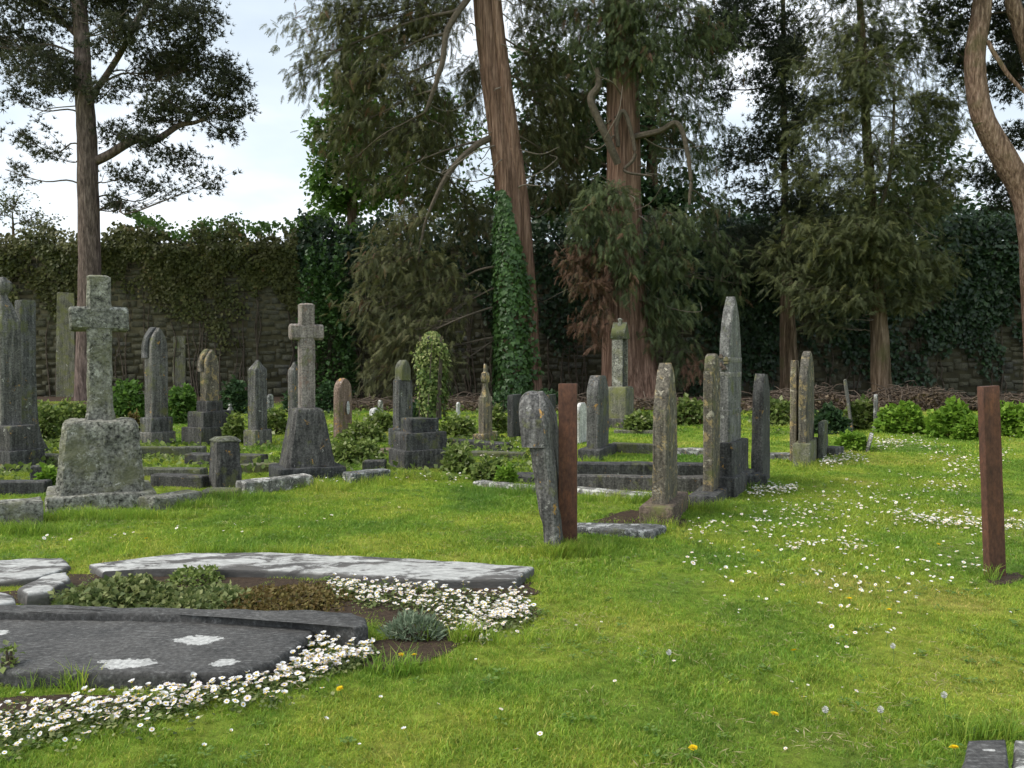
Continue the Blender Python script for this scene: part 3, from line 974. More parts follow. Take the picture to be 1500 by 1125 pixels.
# stepped base with an ivy-covered shaft
def ivy_monument():
    u, vb = 615, 690
    d = place(u, vb, .45)[0]
    x = (u - U0) / F * d
    z0 = float(gz(x, d)); s = F / d
    root = thing('ivy_monument', 'ivy-smothered upright monument on three dark stepped blocks', 'monument', (x, d, z0), R(32))
    zb = -.06
    for v, w, t in ((657, .40, .30), (632, .345, .25), (612, .24, .19)):
        zt = v2z(v, d) - z0
        link('step', loft_mesh('step', block_rings(zb, zt, w, t, b=.02), M['stone_dark'], rough=.01, seed=nseed()), root)
        zb = zt - .003
    zt = v2z(492, d) - z0
    cx = .27
    rg = [(z, cx, .12, .12, .10) for z in np.linspace(zb - .02, zt - .02, 6)] + [(zt, cx, .12, .09, .08)]
    link('shaft', loft_mesh('shaft', rg, M['stone_dark'], rough=.005), root)
    q = np.random.default_rng(3)
    n = 4600
    k = q.uniform(0, 1, n) ** .8
    a = q.uniform(0, 2 * np.pi, n)
    r = .74 * (.165 + .05 * np.sin(k * 3.1) + .04 * np.sin(k * 13 + a * 2) + .055 * np.sin(k * 5 + a * 3 + 1) + .06 * np.abs(q.normal(size=n)) + .12 * (q.uniform(size=n) > .96)) * np.sqrt(np.clip(1 - (np.clip(k - .74, 0, 1) / .27) ** 2, .02, 1))
    zz = zb - .42 * (1 - np.clip(k * 6, 0, 1)) * (np.cos(a - .4) > .4) + (zt + .08 - zb) * k
    pos = np.column_stack([cx + r * np.cos(a), .12 + r * np.sin(a) * .85, zz])
    out = np.column_stack([np.cos(a), np.sin(a), q.normal(size=n) * .35])
    dn = np.column_stack([.5 * np.cos(a) + .6 * q.normal(size=n), .5 * np.sin(a) + .5 * q.normal(size=n), -np.ones(n)])
    g = Geo()
    scatter(g, *IVY, pos, frames(dn, out), q.uniform(.028, .06, n), np.clip(q.uniform(0, .7, n) + .45 * (k > .55) * q.uniform(0, 1, n), 0, 1))
    iv_ = g.build('ivy', M['lf_ivyyel'], root)
    g = Geo()
    for i in range(14):
        a0 = q.uniform(0, 6.28)
        p = [(cx + .2 * math.cos(a0 + .4 * t), .12 + .2 * math.sin(a0 + .4 * t), zb + (zt - zb) * t) for t in np.linspace(0, 1, 8)]
        tube(g, p, np.linspace(.012, .005, 8), 4)
    g.build('ivy_stem', M['limb'], iv_)
ivy_monument()

# ------------------------------------------------------------------ rusty posts
def rusty_post(label, ub, vb, ut, vt, w_px, lean_dir):
    p = ground(ub, vb)
    d = p.y + .06
    x = (ub - U0) / F * d
    z0 = float(gz(x, d))
    s = F / d
    L = v2z(vt, d) - z0
    hw = w_px / s / 2
    me = loft_mesh('rusty_post', block_rings(-.1, L, hw, hw * .45, b=.004, n=12), M['rust'], nx=4, ny=2, r=.004, rough=.0025, freq=5, seed=nseed())
    o = link('rusty_post', me)
    o.location = (x, d, z0)
    o.rotation_euler = (0, math.atan(((ut - U0) / F * d - x) / L), R(lean_dir))
    tag(o, label, 'post', 'rusty steel posts')
    return o
rusty_post('upright rusty steel post against the leaning gravestone', 832, 809, 832, 562, 27, -8)
rusty_post('rusty steel post leaning left at the right edge of the lawn', 1461, 848, 1446, 565, 28, 10)

# ------------------------------------------------------------------ kerbs, ledgers, low stones
kerb_px('rough granite kerb in front of the large granite cross', (-40, 776), (62, 766), .34, .26, 'granite', rough=.02)
kerb_px('granite kerb running right from the large granite cross pedestal', (214, 748), (286, 736), .28, .15, 'granite', rough=.02)
kerb_px('dark inner kerb left of the large granite cross pedestal', (-40, 724), (72, 722), .2, .17, 'stone_dark')
kerb_px('pale flat kerb behind the pedestal of the large granite cross', (40, 682), (92, 684), .2, .2, 'stone_moss')
kerb_px('dark block end of the kerb below the leftmost monument', (46, 708), (62, 707), .18, .24, 'stone_dark')
kerb_px('long mossy kerb under the tall pointed grey gravestone', (196, 671), (300, 670), .26, .18, 'stone_moss')
kerb_px('dark kerb behind the rough corner block, upper of the three', (276, 680), (388, 684), .25, .20, 'stone_dark')
kerb_px('low mossy kerb left of the rough corner block', (205, 697), (300, 698), .22, .12, 'stone_moss')
kerb_px('dark kerb left of the rough corner block nearest the lawn', (228, 712), (304, 714), .24, .16, 'stone_dark')
kerb_px('low mossy base kerb under the rough corner block', (298, 729), (352, 728), .3, .10, 'stone_moss')
kerb_px('kerb with white lichen top running from corner block to grey cross', (352, 724), (452, 711), .26, .17, 'stone_white')
kerb_px('thin kerb between corner block and grey cross pedestal', (350, 694), (410, 690), .2, .14, 'stone_moss')
kerb_px('short white-lichened kerb right of the grey cross plinth', (508, 708), (566, 702), .26, .15, 'stone_white')
kerb_px('small dark kerb stone behind the white-lichened kerb', (532, 690), (565, 689), .24, .16, 'stone_dark')
kerb_px('dark kerb under the knobbed stone', (655, 652), (745, 660), .3, .14, 'stone_dark')
kerb_px('low rubble kerb among weeds left of the leaning stone', (690, 668), (770, 672), .22, .10, 'stone_moss')
kerb_px('broken white-topped kerb in front of weeds left of leaning stone', (700, 710), (790, 722), .22, .07, 'stone_white')
kerb_px('dark flat kerb stone just left of the leaning stone', (745, 703), (800, 706), .4, .10, 'stone_dark')
kerb_px('low kerb left of the stepped ivy monument', (560, 664), (585, 666), .3, .10, 'stone_brown')
kerb_px('stepped grave kerb behind the yellow-lichened stone, highest line', (838, 700), (1072, 702), .3, .22, 'stone_dark')
kerb_px('stepped grave kerb behind the yellow-lichened stone, middle line', (838, 717), (1052, 721), .22, .20, 'stone_dark')
kerb_px('stepped grave kerb behind the yellow-lichened stone, lowest pale line', (832, 722), (1006, 736), .2, .07, 'stone_white')
kerb_px('far grave kerb right of the clipped-corner stone', (898, 661), (958, 664), .25, .16, 'stone_moss')
kerb_px('far pale grave kerb between yellow-lichened and shouldered stones', (990, 666), (1034, 667), .25, .12, 'stone_white')
kerb_px('dark kerb stone beneath the round-shouldered dark stone', (1072, 716), (1118, 716), .3, .20, 'stone_dark')
kerb_px('far low kerb between dark stone and adjoining pair', (1128, 671), (1160, 672), .25, .09, 'stone_white')
kerb_px('thin far kerb left of the gabled niche monument', (900, 634), (960, 636), .2, .08, 'stone_moss')
kerb_px('weathered fallen slab lying by the squat stub stone', (1214, 668), (1226, 664), .25, .14, 'stone_dark')

def ledger(name, label, outline, thick, mat, parent_lichen=(), rough=.008, z=None, kind='ledger slab', group=None, worn=.02):
    """flat slab with outline given as ground points (x, y); z = height of its top"""
    P = np.array(outline)
    n0 = len(P)
    pts = []
    for i in range(n0):
        a, b = P[i], P[(i + 1) % n0]
        k = max(2, int(np.linalg.norm(b - a) / .07))
        for t in range(k):
            pts.append(a + (b - a) * t / k)
    pts = np.array(pts)
    c = pts.mean(0)
    n = len(pts)
    z0 = float(gz(c[0], c[1]))
    rows = [(-.05, 1.0, 0), (thick * .5, 1.0, 0), (thick - worn, 1.0, 0), (thick - worn * .3, 1, worn * .4), (thick, 1, worn), (thick, .82, 0), (thick, .64, 0), (thick, .46, 0), (thick, .28, 0), (thick, .12, 0)]
    V = []
    for (zz, k, ins) in rows:
        q = (pts - c) * k
        if ins:
            L = np.linalg.norm(q, axis=1)[:, None]
            q = q * (1 - ins / np.maximum(L, .1))
        V.append(np.column_stack([q, np.full(n, zz)]))
    V = np.concatenate(V)
    sd = nseed()
    for i in range(len(V)):
        p = Vector(V[i])
        dv = mnoise.noise_vector(p * 5 + Vector((sd, 0, 0))) * rough + mnoise.noise_vector(p * 17 + Vector((sd, 3, 0))) * rough * .5
        V[i] += np.array(dv) * (1, 1, .6)
    g = Geo()
    i = np.arange(n); j = (i + 1) % n
    Fq = np.concatenate([np.column_stack([r * n + i, r * n + j, (r + 1) * n + j, (r + 1) * n + i]) for r in range(len(rows) - 1)])
    g.add(V, Fq)
    g.f.append(np.array([np.arange(n) + (len(rows) - 1) * n], np.int32)); g.r.append(np.array([.5], np.float32)); g.m.append(np.zeros(1, np.int32))
    me = g.mesh('slab', M[mat], True)
    me.set_sharp_from_angle(angle=R(45))
    if parent_lichen:
        root = tag(thing(name, label, kind, (c[0], c[1], z0), 0, group), kind='thing')
        link('slab', me, root)
        mt = M[mat].copy()
        nn, ll = mt.node_tree.nodes, mt.node_tree.links
        bs = nn['Principled BSDF']
        cur = bs.inputs['Base Color'].links[0].from_socket
        co = mapped(nn, ll, rnd=False)
        ns1 = nn.new('ShaderNodeTexNoise'); ns1.inputs['Scale'].default_value = 14; ns1.inputs['Detail'].default_value = 8; ns1.inputs['Roughness'].default_value = .75
        ll.new(co, ns1.inputs['Vector'])
        for (u, v, ru, rv) in parent_lichen:           # round crusts of white lichen
            lp = at_z(u, v, z0 + thick)
            lx = at_z(u + ru, v, z0 + thick).x - lp.x
            ly = (at_z(u, v - rv, z0 + thick).y - at_z(u, v + rv, z0 + thick).y) / 2
            sm = nn.new('ShaderNodeMapping'); sm.vector_type = 'TEXTURE'
            sm.inputs['Location'].default_value = (lp.x - c[0], lp.y - c[1], thick)
            sm.inputs['Scale'].default_value = (lx, ly, lx)
            ll.new(co, sm.inputs['Vector'])
            ln = nn.new('ShaderNodeVectorMath'); ln.operation = 'LENGTH'; ll.new(sm.outputs[0], ln.inputs[0])
            ad = nn.new('ShaderNodeMath'); ad.operation = 'MULTIPLY_ADD'; ad.inputs[1].default_value = 2.2
            ll.new(ns1.outputs['Fac'], ad.inputs[0]); ll.new(ln.outputs['Value'], ad.inputs[2])
            k = ramp(nn, ll, ad.outputs[0], [(.0, .92), (.95, .92), (1.0, .0)])
            # ramp input is limited to 0..1, so halve the distance first
            hv = nn.new('ShaderNodeMath'); hv.operation = 'MULTIPLY'; hv.inputs[1].default_value = .49
            ll.new(ad.outputs[0], hv.inputs[0]); ll.new(hv.outputs[0], k.node.inputs['Fac'])
            wc = ramp(nn, ll, nz(nn, ll, co, 40, 6, .7), [(.3, (.22, .22, .21)), (.6, (.56, .56, .54))])
            cur = mix(nn, ll, k, cur, wc)
        ll.new(cur, bs.inputs['Base Color'])
        me.materials.clear(); me.materials.append(mt)
        return root
    o = link(name, me, None, (c[0], c[1], z0))
    o.data.name = name
    return tag(o, label, kind, group, 'thing')

def zpts(uvs, z):
    return [tuple(at_z(u, v, z)[:2]) for u, v in uvs]

# near dark ledger
LED1 = zpts([(-140, 893), (160, 895), (430, 912), (462, 926), (440, 944), (400, 972), (330, 990), (30, 984), (-160, 968)], .085)[::-1]
ledger('ledger_slab', 'dark flat ledger slab with round white lichen patches in the left foreground', LED1, .085, 'ledger',
       [(43, 897, 28, 4), (290, 937, 36, 6.5), (184, 971, 42, 8), (328, 971, 22, 6), (-8, 928, 20, 5)], rough=.008)
# kerb behind it with a rounded end
LED2 = zpts([(-140, 888), (150, 891), (480, 899), (520, 901), (536, 908), (540, 918), (520, 922), (478, 915), (300, 905), (150, 902), (-140, 900)], .125)[::-1]
ledger('grave_kerb', 'long dark kerb with a rounded end behind the dark ledger slab', LED2, .125, 'ledger', kind='kerb', group='grave kerbs', rough=.016)
LED3 = zpts([(130, 829), (262, 812), (420, 811), (620, 822), (782, 832), (758, 850), (640, 852), (420, 838), (262, 836), (150, 838)], .055)[::-1]
ledger('ledger_slab', 'long flat slab crusted white with lichen on the far side of the plot', LED3, .055, 'lichen_kerb', rough=.014)
LED4 = zpts([(-120, 836), (0, 817), (92, 814), (104, 826), (60, 842), (-30, 850)], .06)[::-1]
ledger('ledger_slab', 'broken slab with white lichen rim at the far left of the plot', LED4, .06, 'lichen_kerb', rough=.016)
LED5 = zpts([(28, 856), (60, 838), (98, 832), (104, 842), (72, 860), (40, 864)], .12)[::-1]
ledger('stone_fragment', 'lichen-whitened lump of broken stone left of the ivy in the plot', LED5, .10, 'lichen_kerb', rough=.025, kind='stone')
LED6 = zpts([(-120, 884), (-120, 868), (-10, 862), (24, 868), (22, 878), (-30, 886)], .1)[::-1]
ledger('stone_fragment', 'grey slab fragment at the left edge above the dark ledger', LED6, .1, 'lichen_kerb', rough=.02, kind='stone')
LED7 = zpts([(842, 767), (960, 769), (976, 772), (958, 781), (900, 778), (842, 774)], .06)[::-1]
ledger('ledger_slab', 'small flat slab sunk in the grass before the yellow-lichened stone', LED7, .06, 'stone_white', rough=.008)
LED8 = zpts([(1418, 1081), (1474, 1081), (1480, 1120), (1482, 1180), (1398, 1180), (1408, 1120)], .2)[::-1]
ledger('corner_stone', 'grey kerb corner stone with one white lichen spot, bottom right', LED8, .2, 'ledger', [(1449, 1098, 12, 2.2)], kind='kerb')
LED9 = zpts([(1486, 1082), (1600, 1082), (1600, 1180), (1486, 1180)], .17)[::-1]
ledger('corner_stone', 'lichen-speckled kerb stone cut off by the right edge of the photo', LED9, .17, 'stone_white', kind='kerb', rough=.015)
NOGRASS = [np.array(p) for p in (LED1, LED2, LED3, LED4, LED5, LED6, LED7, LED8, LED9)]

# fallen log
def log():
    a, b = ground(992, 622), ground(1034, 623)
    g = Geo()
    P = spline([(a.x, a.y, a.z + .10), ((a.x + b.x) / 2, a.y - .03, a.z + .12), (b.x, b.y, b.z + .1)], 9)
    tube(g, P, [.09, .12, .12, .115, .12, .115, .11, .105, .08], 10, flute=.08)
    tag(g.build('log', M['wood'], smooth=True), 'short reddish fallen log lying on the grass behind the stones', 'log')
log()

# ------------------------------------------------------------------ boundary wall
WY = 34.0
WTOP = 6.3
def wall():
    root = thing('stone_wall', 'high old rubble stone boundary wall hung with ivy', 'wall', (0, WY, float(gz(0, WY))))
    x0, x1 = -27.0, 27.0
    g = Geo()
    z0 = -.4
    V = [(x0, .02, z0), (x1, .02, z0), (x1, .7, z0), (x0, .7, z0), (x0, .02, WTOP), (x1, .02, WTOP), (x1, .7, WTOP), (x0, .7, WTOP)]
    g.add(V, np.array([[0, 3, 2, 1], [4, 5, 6, 7], [0, 1, 5, 4], [1, 2, 6, 5], [2, 3, 7, 6], [3, 0, 4, 7]]))
    g.build('core', M['mortar'], root)
    q = np.random.default_rng(11)
    stones = []
    z = -.05
    while z < WTOP - .1:
        h = q.uniform(.15, .34)
        x = x0 + q.uniform(0, .3)
        while x < x1:
            w = q.uniform(.22, .75)
            stones.append((x, z + .16 * math.sin(x * 1.3 + z) + q.uniform(-.06, .06), w, h * q.uniform(.6, 1.15)))
            x += w
        z += h
    def cell(sx, sz, w, h):
        m = .012
        dy = -q.uniform(.0, .06)
        j = lambda a: q.uniform(-a, a)
        V = []
        for (px, pz) in ((m, m), (w - m, m), (w - m, h - m), (m, h - m)):
            V.append((px + j(.02), .05, pz + j(.015)))
        for (px, pz) in ((m, m), (w - m, m), (w - m, h - m), (m, h - m)):
            ex = .03
            V.append((px + (ex if px < w / 2 else -ex) + j(.015), dy + j(.015), pz + (ex if pz < h / 2 else -ex) + j(.012)))
        V.append((w / 2 + j(.06), dy - .02, h / 2 + j(.03)))
        return np.array(V)
    fq = np.array([[0, 1, 5, 4], [1, 2, 6, 5], [2, 3, 7, 6], [3, 0, 4, 7]])
    ft = np.array([[4, 5, 8], [5, 6, 8], [6, 7, 8], [7, 4, 8]])
    # the stones that show best in the photo, as pixel windows
    wins = [((15, 440, 130, 590), 2.2), ((238, 455, 345, 580), 2), ((340, 400, 480, 560), 1.2), ((775, 400, 890, 580), 2), ((520, 470, 570, 575), .8)]
    sc = []
    for i, (sx, sz, w, h) in enumerate(stones):
        uu = U0 + F * (sx + w / 2) / WY
        vv = VH - F * (sz + h / 2 + .4 - H) / WY
        k = 0
        for (b, wt_) in wins:
            if b[0] < uu < b[2] and b[1] < vv < b[3]:
                k = wt_
        sc.append(k * w * h)
    order = np.argsort(sc)[::-1]
    rest = Geo()
    for rank, i in enumerate(order):
        sx, sz, w, h = stones[i]
        V = cell(sx, sz, w, h)
        r = q.uniform(0, 1)
        if rank < 280 and sc[i] > 0:
            g = Geo(); g.add(V, fq, r); g.f.append(ft.astype(np.int32)); g.r.append(np.full(4, r, np.float32)); g.m.append(np.zeros(4, np.int32))
            o = g.build('stone', M['wallstone'], root)
            o.location = (sx, 0, sz)
        else:
            V = V + np.array([sx, 0, sz])
            n = rest.n
            rest.add(V, fq, r)
            rest.f.append((ft + n).astype(np.int32)); rest.r.append(np.full(4, r, np.float32)); rest.m.append(np.zeros(4, np.int32))
    tag(rest.build('rubble', M['wallstone'], root), kind='stuff')
    # buttresses
    for (u, vt, wpx, mat) in ((97, 428, 28, 'stone_moss'), (258, 492, 20, 'stone_moss')):
        x = (u - U0) / F * (WY - .4)
        zt = v2z(vt, WY - .4) - .4
        hw = wpx / F * WY / 2
        me = loft_mesh('buttress', block_rings(-.4, zt, hw, .28, hw * .9, .18, b=.06, n=10), M[mat], nx=5, ny=4, rough=.03, freq=3, seed=nseed())
        o = link('buttress', me, root)
        o.location = (x, -.22 if u < 150 else .14, 0)
def wallstone_mat():
    m, n, l, b = new_mat('wallstone')
    at = n.new('ShaderNodeAttribute'); at.attribute_name = 'rnd'
    g = n.new('ShaderNodeNewGeometry')
    col = ramp(n, l, at.outputs['Fac'], [(0, (.06, .06, .054)), (.5, (.10, .098, .088)), (1, (.155, .15, .135))])
    mo = ramp(n, l, nz(n, l, g.outputs['Position'], .7, 6, .65), [(.26, 0.0), (.48, .93)])
    col = mix(n, l, mo, col, (.082, .078, .046))
    fn = ramp(n, l, nz(n, l, g.outputs['Position'], 14, 6, .7), [(.3, .55), (.7, 1.4)])
    col = mix(n, l, 1.0, col, fn, 'MULTIPLY')
    l.new(col, b.inputs['Base Color'])
    b.inputs['Roughness'].default_value = .95
    bump(n, l, b, nz(n, l, g.outputs['Position'], 20, 5, .7), .8, .04)
    return m
M['wallstone'] = wallstone_mat()
wall()

# ivy on the wall: leaves hung in front of the stones, thick at the top
def fbm(x, z, s, o=0.0):
    x = np.asarray(x); z = np.asarray(z)
    return (np.sin(x * s + 1.3 * np.sin(z * s * .8 + o) + o) + .6 * np.sin(x * s * 2.3 + z * s * 1.9 + 2 * o) + .4 * np.sin(z * s * 3.7 - x * s * 2.9 + 3 * o)) / 2.0

def wall_ivy(name, label, ua, ub, n, mat, vlow, vtop, size, seed, thick=.55, top_amp=.5, stems=40):
    q = np.random.default_rng(seed)
    xa, xb = (ua - U0) / F * WY, (ub - U0) / F * WY
    zb, zt = v2z(vlow, WY), v2z(vtop, WY)
    x = q.uniform(xa, xb, n)
    k = q.uniform(0, 1, n) ** .62
    low = zb + 2.0 * fbm(x, x * 0, .9, seed)
    top = zt + top_amp * fbm(x, x * 0, 1.7, seed + 2) + .3 * fbm(x, x * 0, 5.1, seed) + .22 * fbm(x, x * 0, 13.0, seed)
    z = low + (top - low) * k
    keep = (1.3 * fbm(x, z, 1.5, seed) + .5 * fbm(x, z, 4.3, seed) + .9 * k + .15) > q.uniform(-.5, .5, n)
    x, z, k = x[keep], z[keep], k[keep]
    n = len(x)
    th = (.12 + thick * k ** 1.5 * (.75 + .5 * fbm(x, z, 1.9, seed + 1)))
    y = WY - .03 - np.abs(th) * q.uniform(.25, 1, n) ** .5
    over = z > WTOP + .35
    y = np.where(over, y + q.uniform(0, 1.3, n), y)
    out = np.column_stack([.5 * q.normal(size=n), -np.ones(n) + .5 * q.normal(size=n), .55 + .5 * q.normal(size=n)])
    dn = np.column_stack([.7 * q.normal(size=n), -.3 + .4 * q.normal(size=n), -.8 + .5 * q.normal(size=n)])
    root = thing(name, label, 'ivy', ((xa + xb) / 2, WY - .1, zb))
    off = np.array([(xa + xb) / 2, WY - .1, zb])
    g = Geo()
    scatter(g, *LEAF, np.column_stack([x, y, z]) - off, frames(dn, out), q.uniform(.7, 1.3, n) * size, np.clip(q.uniform(0, 1, n) * .8 + .25 * fbm(x, z, 2.7, 5), 0, 1))
    g.build('foliage', M[mat], root)
    g = Geo()
    for i in range(stems):
        sx = q.uniform(xa, xb)
        zz = np.linspace(.3, q.uniform(zb, zt - .3), 8)
        p = np.column_stack([sx + .18 * fbm(zz, zz, 2.1, i), np.full(8, WY - .08), zz]) - off
        tube(g, p, np.linspace(.035, .012, 8), 4)
    g.build('stem', M['limb'], root)
wall_ivy('ivy', 'olive ivy curtain on the wall behind the left gravestones', -150, 440, 30000, 'lf_ivyolive', 465, 342, .15, 21, .95, .6)
wall_ivy('ivy', 'fresh green sprays along the wall top above the left graves', 190, 560, 3600, 'lf_green', 356, 326, .15, 27, .8, .5, stems=6)
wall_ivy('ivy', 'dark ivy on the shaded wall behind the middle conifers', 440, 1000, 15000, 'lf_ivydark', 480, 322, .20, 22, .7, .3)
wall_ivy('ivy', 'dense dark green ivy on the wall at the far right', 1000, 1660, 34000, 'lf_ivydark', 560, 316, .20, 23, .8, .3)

# ------------------------------------------------------------------ trees
def tree(name, label, D, trunks, bark, clumps, leaf, tmpl, size, dens=1.0, up=0.0, sag=0.15, droop=0.5, limb_r=.05, limb_mat='limb', seed=1, group='trees along the wall', ns=14, flute=.06, hang=False, twig=.012, alt=None, thick=0.75, main=9, dead=0):
    """trunks: lists of photo points (u, v, radius px, depth offset); clumps: (u, v, ru, rv, depth offset, density[, alt])"""
    q = np.random.default_rng(seed)
    base = at_depth(trunks[0][0][0], trunks[0][0][1], D)
    gx = float(gz(base.x, D))
    root = thing(name, label, 'tree', (base.x, D, gx), 0, group)
    off = np.array([base.x, D, gx])
    paths = []
    for ti, tr in enumerate(trunks):
        P = np.array([list(at_depth(t[0], t[1], D + (t[3] if len(t) > 3 else 0))) for t in tr])
        rad = np.array([t[2] for t in tr]) / F * D
        if ti == 0:
            P[0, 2] = gx - .25
        n = 44
        S = spline(np.column_stack([P, rad]), n)
        S[:, :2] += .02 * np.column_stack([fbm(S[:, 2], S[:, 2], 2.0, seed), fbm(S[:, 2], S[:, 2], 1.7, seed + 3)])
        paths.append(S)
        g = Geo()
        tube(g, S[:, :3] - off, S[:, 3], ns, flute=flute, seed=seed + ti)
        g.build('trunk' if ti < main else 'limb', M[bark] if ti < main else M['limb'], root, True)
    T = np.concatenate(paths)
    limbs, tw, fol, fol2 = Geo(), Geo(), Geo(), Geo()
    for ci, c in enumerate(clumps):
        u, v, ru, rv, dd, dn = c[:6]
        C = np.array(at_depth(u, v, D + dd))
        k = (D + dd) / F
        rx, rz = ru * k, rv * k
        ry = max(rx * thick, .5)
        hd = np.linalg.norm(T[:, :2] - C[:2], axis=1)
        want = C[2] + up * hd
        A = T[np.argmin(np.abs(T[:, 2] - want) + .3 * hd)]
        a = A[:3]
        L = np.linalg.norm(C - a)
        mid = a + (C - a) * .55 + np.array([q.normal() * .12 * L, q.normal() * .12 * L, -sag * L + q.normal() * .05 * L])
        S = spline([a, a + (C - a) * .25 + np.array([0, 0, .04 * L]), mid, C + (C - a) / max(L, .1) * rx * .25], 12)
        r0 = min(limb_r * (.5 + .12 * L), A[3] * .7)
        tube(limbs, S - off, np.linspace(r0, .015, 12), 6)
        nt = max(4, int(32 * dn * (rx * rz / 1.2) ** .5))
        ns_ = int(320 * dn * dens * max(rx * rz / 1.2, .3))
        per = max(3, ns_ // nt)
        for t in range(nt):
            d = unit(1, q)[0]
            e = C + d * np.array([rx, ry, rz]) * q.uniform(.45, 1.0) ** .6
            s = S[q.integers(5, 12)]
            m = (s + e) / 2 + np.array([0, 0, (.12 if not hang else .25) * rz]) + q.normal(size=3) * .12 * rx
            if hang:
                e = e + np.array([0, 0, -.25 * rz])
            W = spline([s, m, e], 7)
            tube(tw, W - off, np.linspace(twig, twig * .35, 7), 3)
            tt = q.uniform(.35, 1.08, per)
            idx = np.clip(tt * 6, 0, 5.999); i0 = idx.astype(int); fr = (idx - i0)[:, None]
            pos = W[i0] * (1 - fr) + W[np.minimum(i0 + 1, 6)] * fr + q.normal(size=(per, 3)) * np.array([.13, .13, .09]) * (rx + .5)
            dirv = (e - s) / (np.linalg.norm(e - s) + 1e-6)
            dv = dirv * .6 + q.normal(size=(per, 3)) * .55 + np.array([0, 0, -droop])
            upv = np.column_stack([q.normal(size=per) * .5, q.normal(size=per) * .5, np.ones(per)])
            rn = np.clip(q.uniform(0, 1, per) * .75 + q.normal() * .12 + .1, 0, 1)
            scatter(fol2 if len(c) > 6 else fol, *tmpl, pos - off, frames(dv, upv), q.uniform(.6, 1.25, per) * size, rn)
    br_ = tag(limbs.build('branches', M[limb_mat], root, True), kind='stuff')
    tag(tw.build('twigs', M[limb_mat], br_), kind='stuff')
    if dead:                                   # bare dead branchlets curling out from the trunk
        g = Geo()
        for i in range(dead):
            a = paths[0][q.integers(15, 36)]
            an = q.uniform(-3.3, .3)
            o_ = np.array([math.cos(an), math.sin(an) * .8, 0])
            L = q.uniform(.7, 2.6)
            p0 = a[:3] + o_ * a[3] * .8
            p1 = p0 + o_ * L * .5 + np.array([q.normal() * .15, q.normal() * .15, q.uniform(-.5, .15) * L])
            p2 = p1 + o_ * L * .4 + np.array([q.normal() * .3, q.normal() * .2, q.uniform(-.5, .4) * L])
            p3 = p2 + np.array([q.normal() * .3, q.normal() * .2, q.uniform(-.2, .5) * L])
            tube(g, spline([p0, p1, p2, p3], 14) - off, np.linspace(.028, .008, 14) * q.uniform(.6, 1.2), 5)
        tag(g.build('dead_branches', M['dead'], root, True), kind='stuff')
    crown = fol.build('crown', M[leaf], root)
    if fol2.n:
        fol2.build('dead_foliage', M[alt], crown)
    return root, off, paths

# 1 Scots pine on the left
tree('pine_tree', 'tall Scots pine with bare reddish trunk rising behind the left graves', 30,
     [[(128, 610, 18), (132, 420, 15.5), (130, 300, 14.5), (127, 200, 13.5), (122, 120, 12), (118, 40, 10.5), (112, -60, 9), (110, -200, 7), (108, -330, 3)],
      [(130, 240, 7), (160, 226, 6.5), (200, 203, 6), (225, 206, 5, -.3), (262, 184, 4), (290, 178, 2.6), (318, 160, 1.5)],
      [(124, 150, 4.5), (150, 120, 4.5), (180, 70, 4, -.5), (200, 30, 4, -1), (230, -10, 2, -1)],
      [(120, 60, 5), (90, 30, 4, .5), (50, 0, 3, 1), (20, -30, 2, 1)]],
     'bark_pine',
     [(60, 15, 85, 35, 0, .8), (180, 5, 75, 40, 1, .9), (265, 25, 60, 42, -1, 1), (25, 75, 60, 35, 1, .9), (300, 85, 50, 38, 0, 1), (240, 105, 60, 32, 1, .9),
      (330, 128, 42, 28, 0, 1), (165, 55, 50, 35, -1.5, .7), (60, 105, 55, 30, -1, .9), (225, 165, 50, 22, 0, .6), (295, 165, 45, 22, 0, .7), (345, 160, 28, 20, 0, .7),
      (95, 130, 40, 22, 1, .5), (200, 255, 38, 22, 0, .5), (180, 295, 32, 16, 0, .5), (265, 235, 45, 24, 0, .45), (315, 262, 36, 20, 0, .42), (335, 195, 32, 20, 0, .45), (235, 275, 30, 14, .5, .3),
      (40, 195, 42, 24, 0, .3), (75, 228, 34, 14, 0, .3), (15, 250, 28, 24, 0, .25), (165, 195, 30, 22, 0, .6), (210, 215, 40, 26, -.8, .5), (250, 150, 50, 30, -1, .6), (160, 130, 40, 26, -1, .5), (30, 145, 40, 24, 0, .3),
      (0, -60, 120, 55, 0, .7), (150, -80, 120, 60, 0, .7), (280, -60, 75, 50, 0, .8), (60, -180, 130, 60, 0, .6), (200, -200, 100, 60, 0, .6), (120, -300, 90, 50, 0, .6), (-80, 40, 70, 50, 0, .6)],
     'lf_pine', NEEDLE, .20, dens=3.0, up=-.25, sag=.08, droop=-.15, limb_r=.045, seed=31, dead=12, limb_mat='twig', flute=.03, thick=.8)

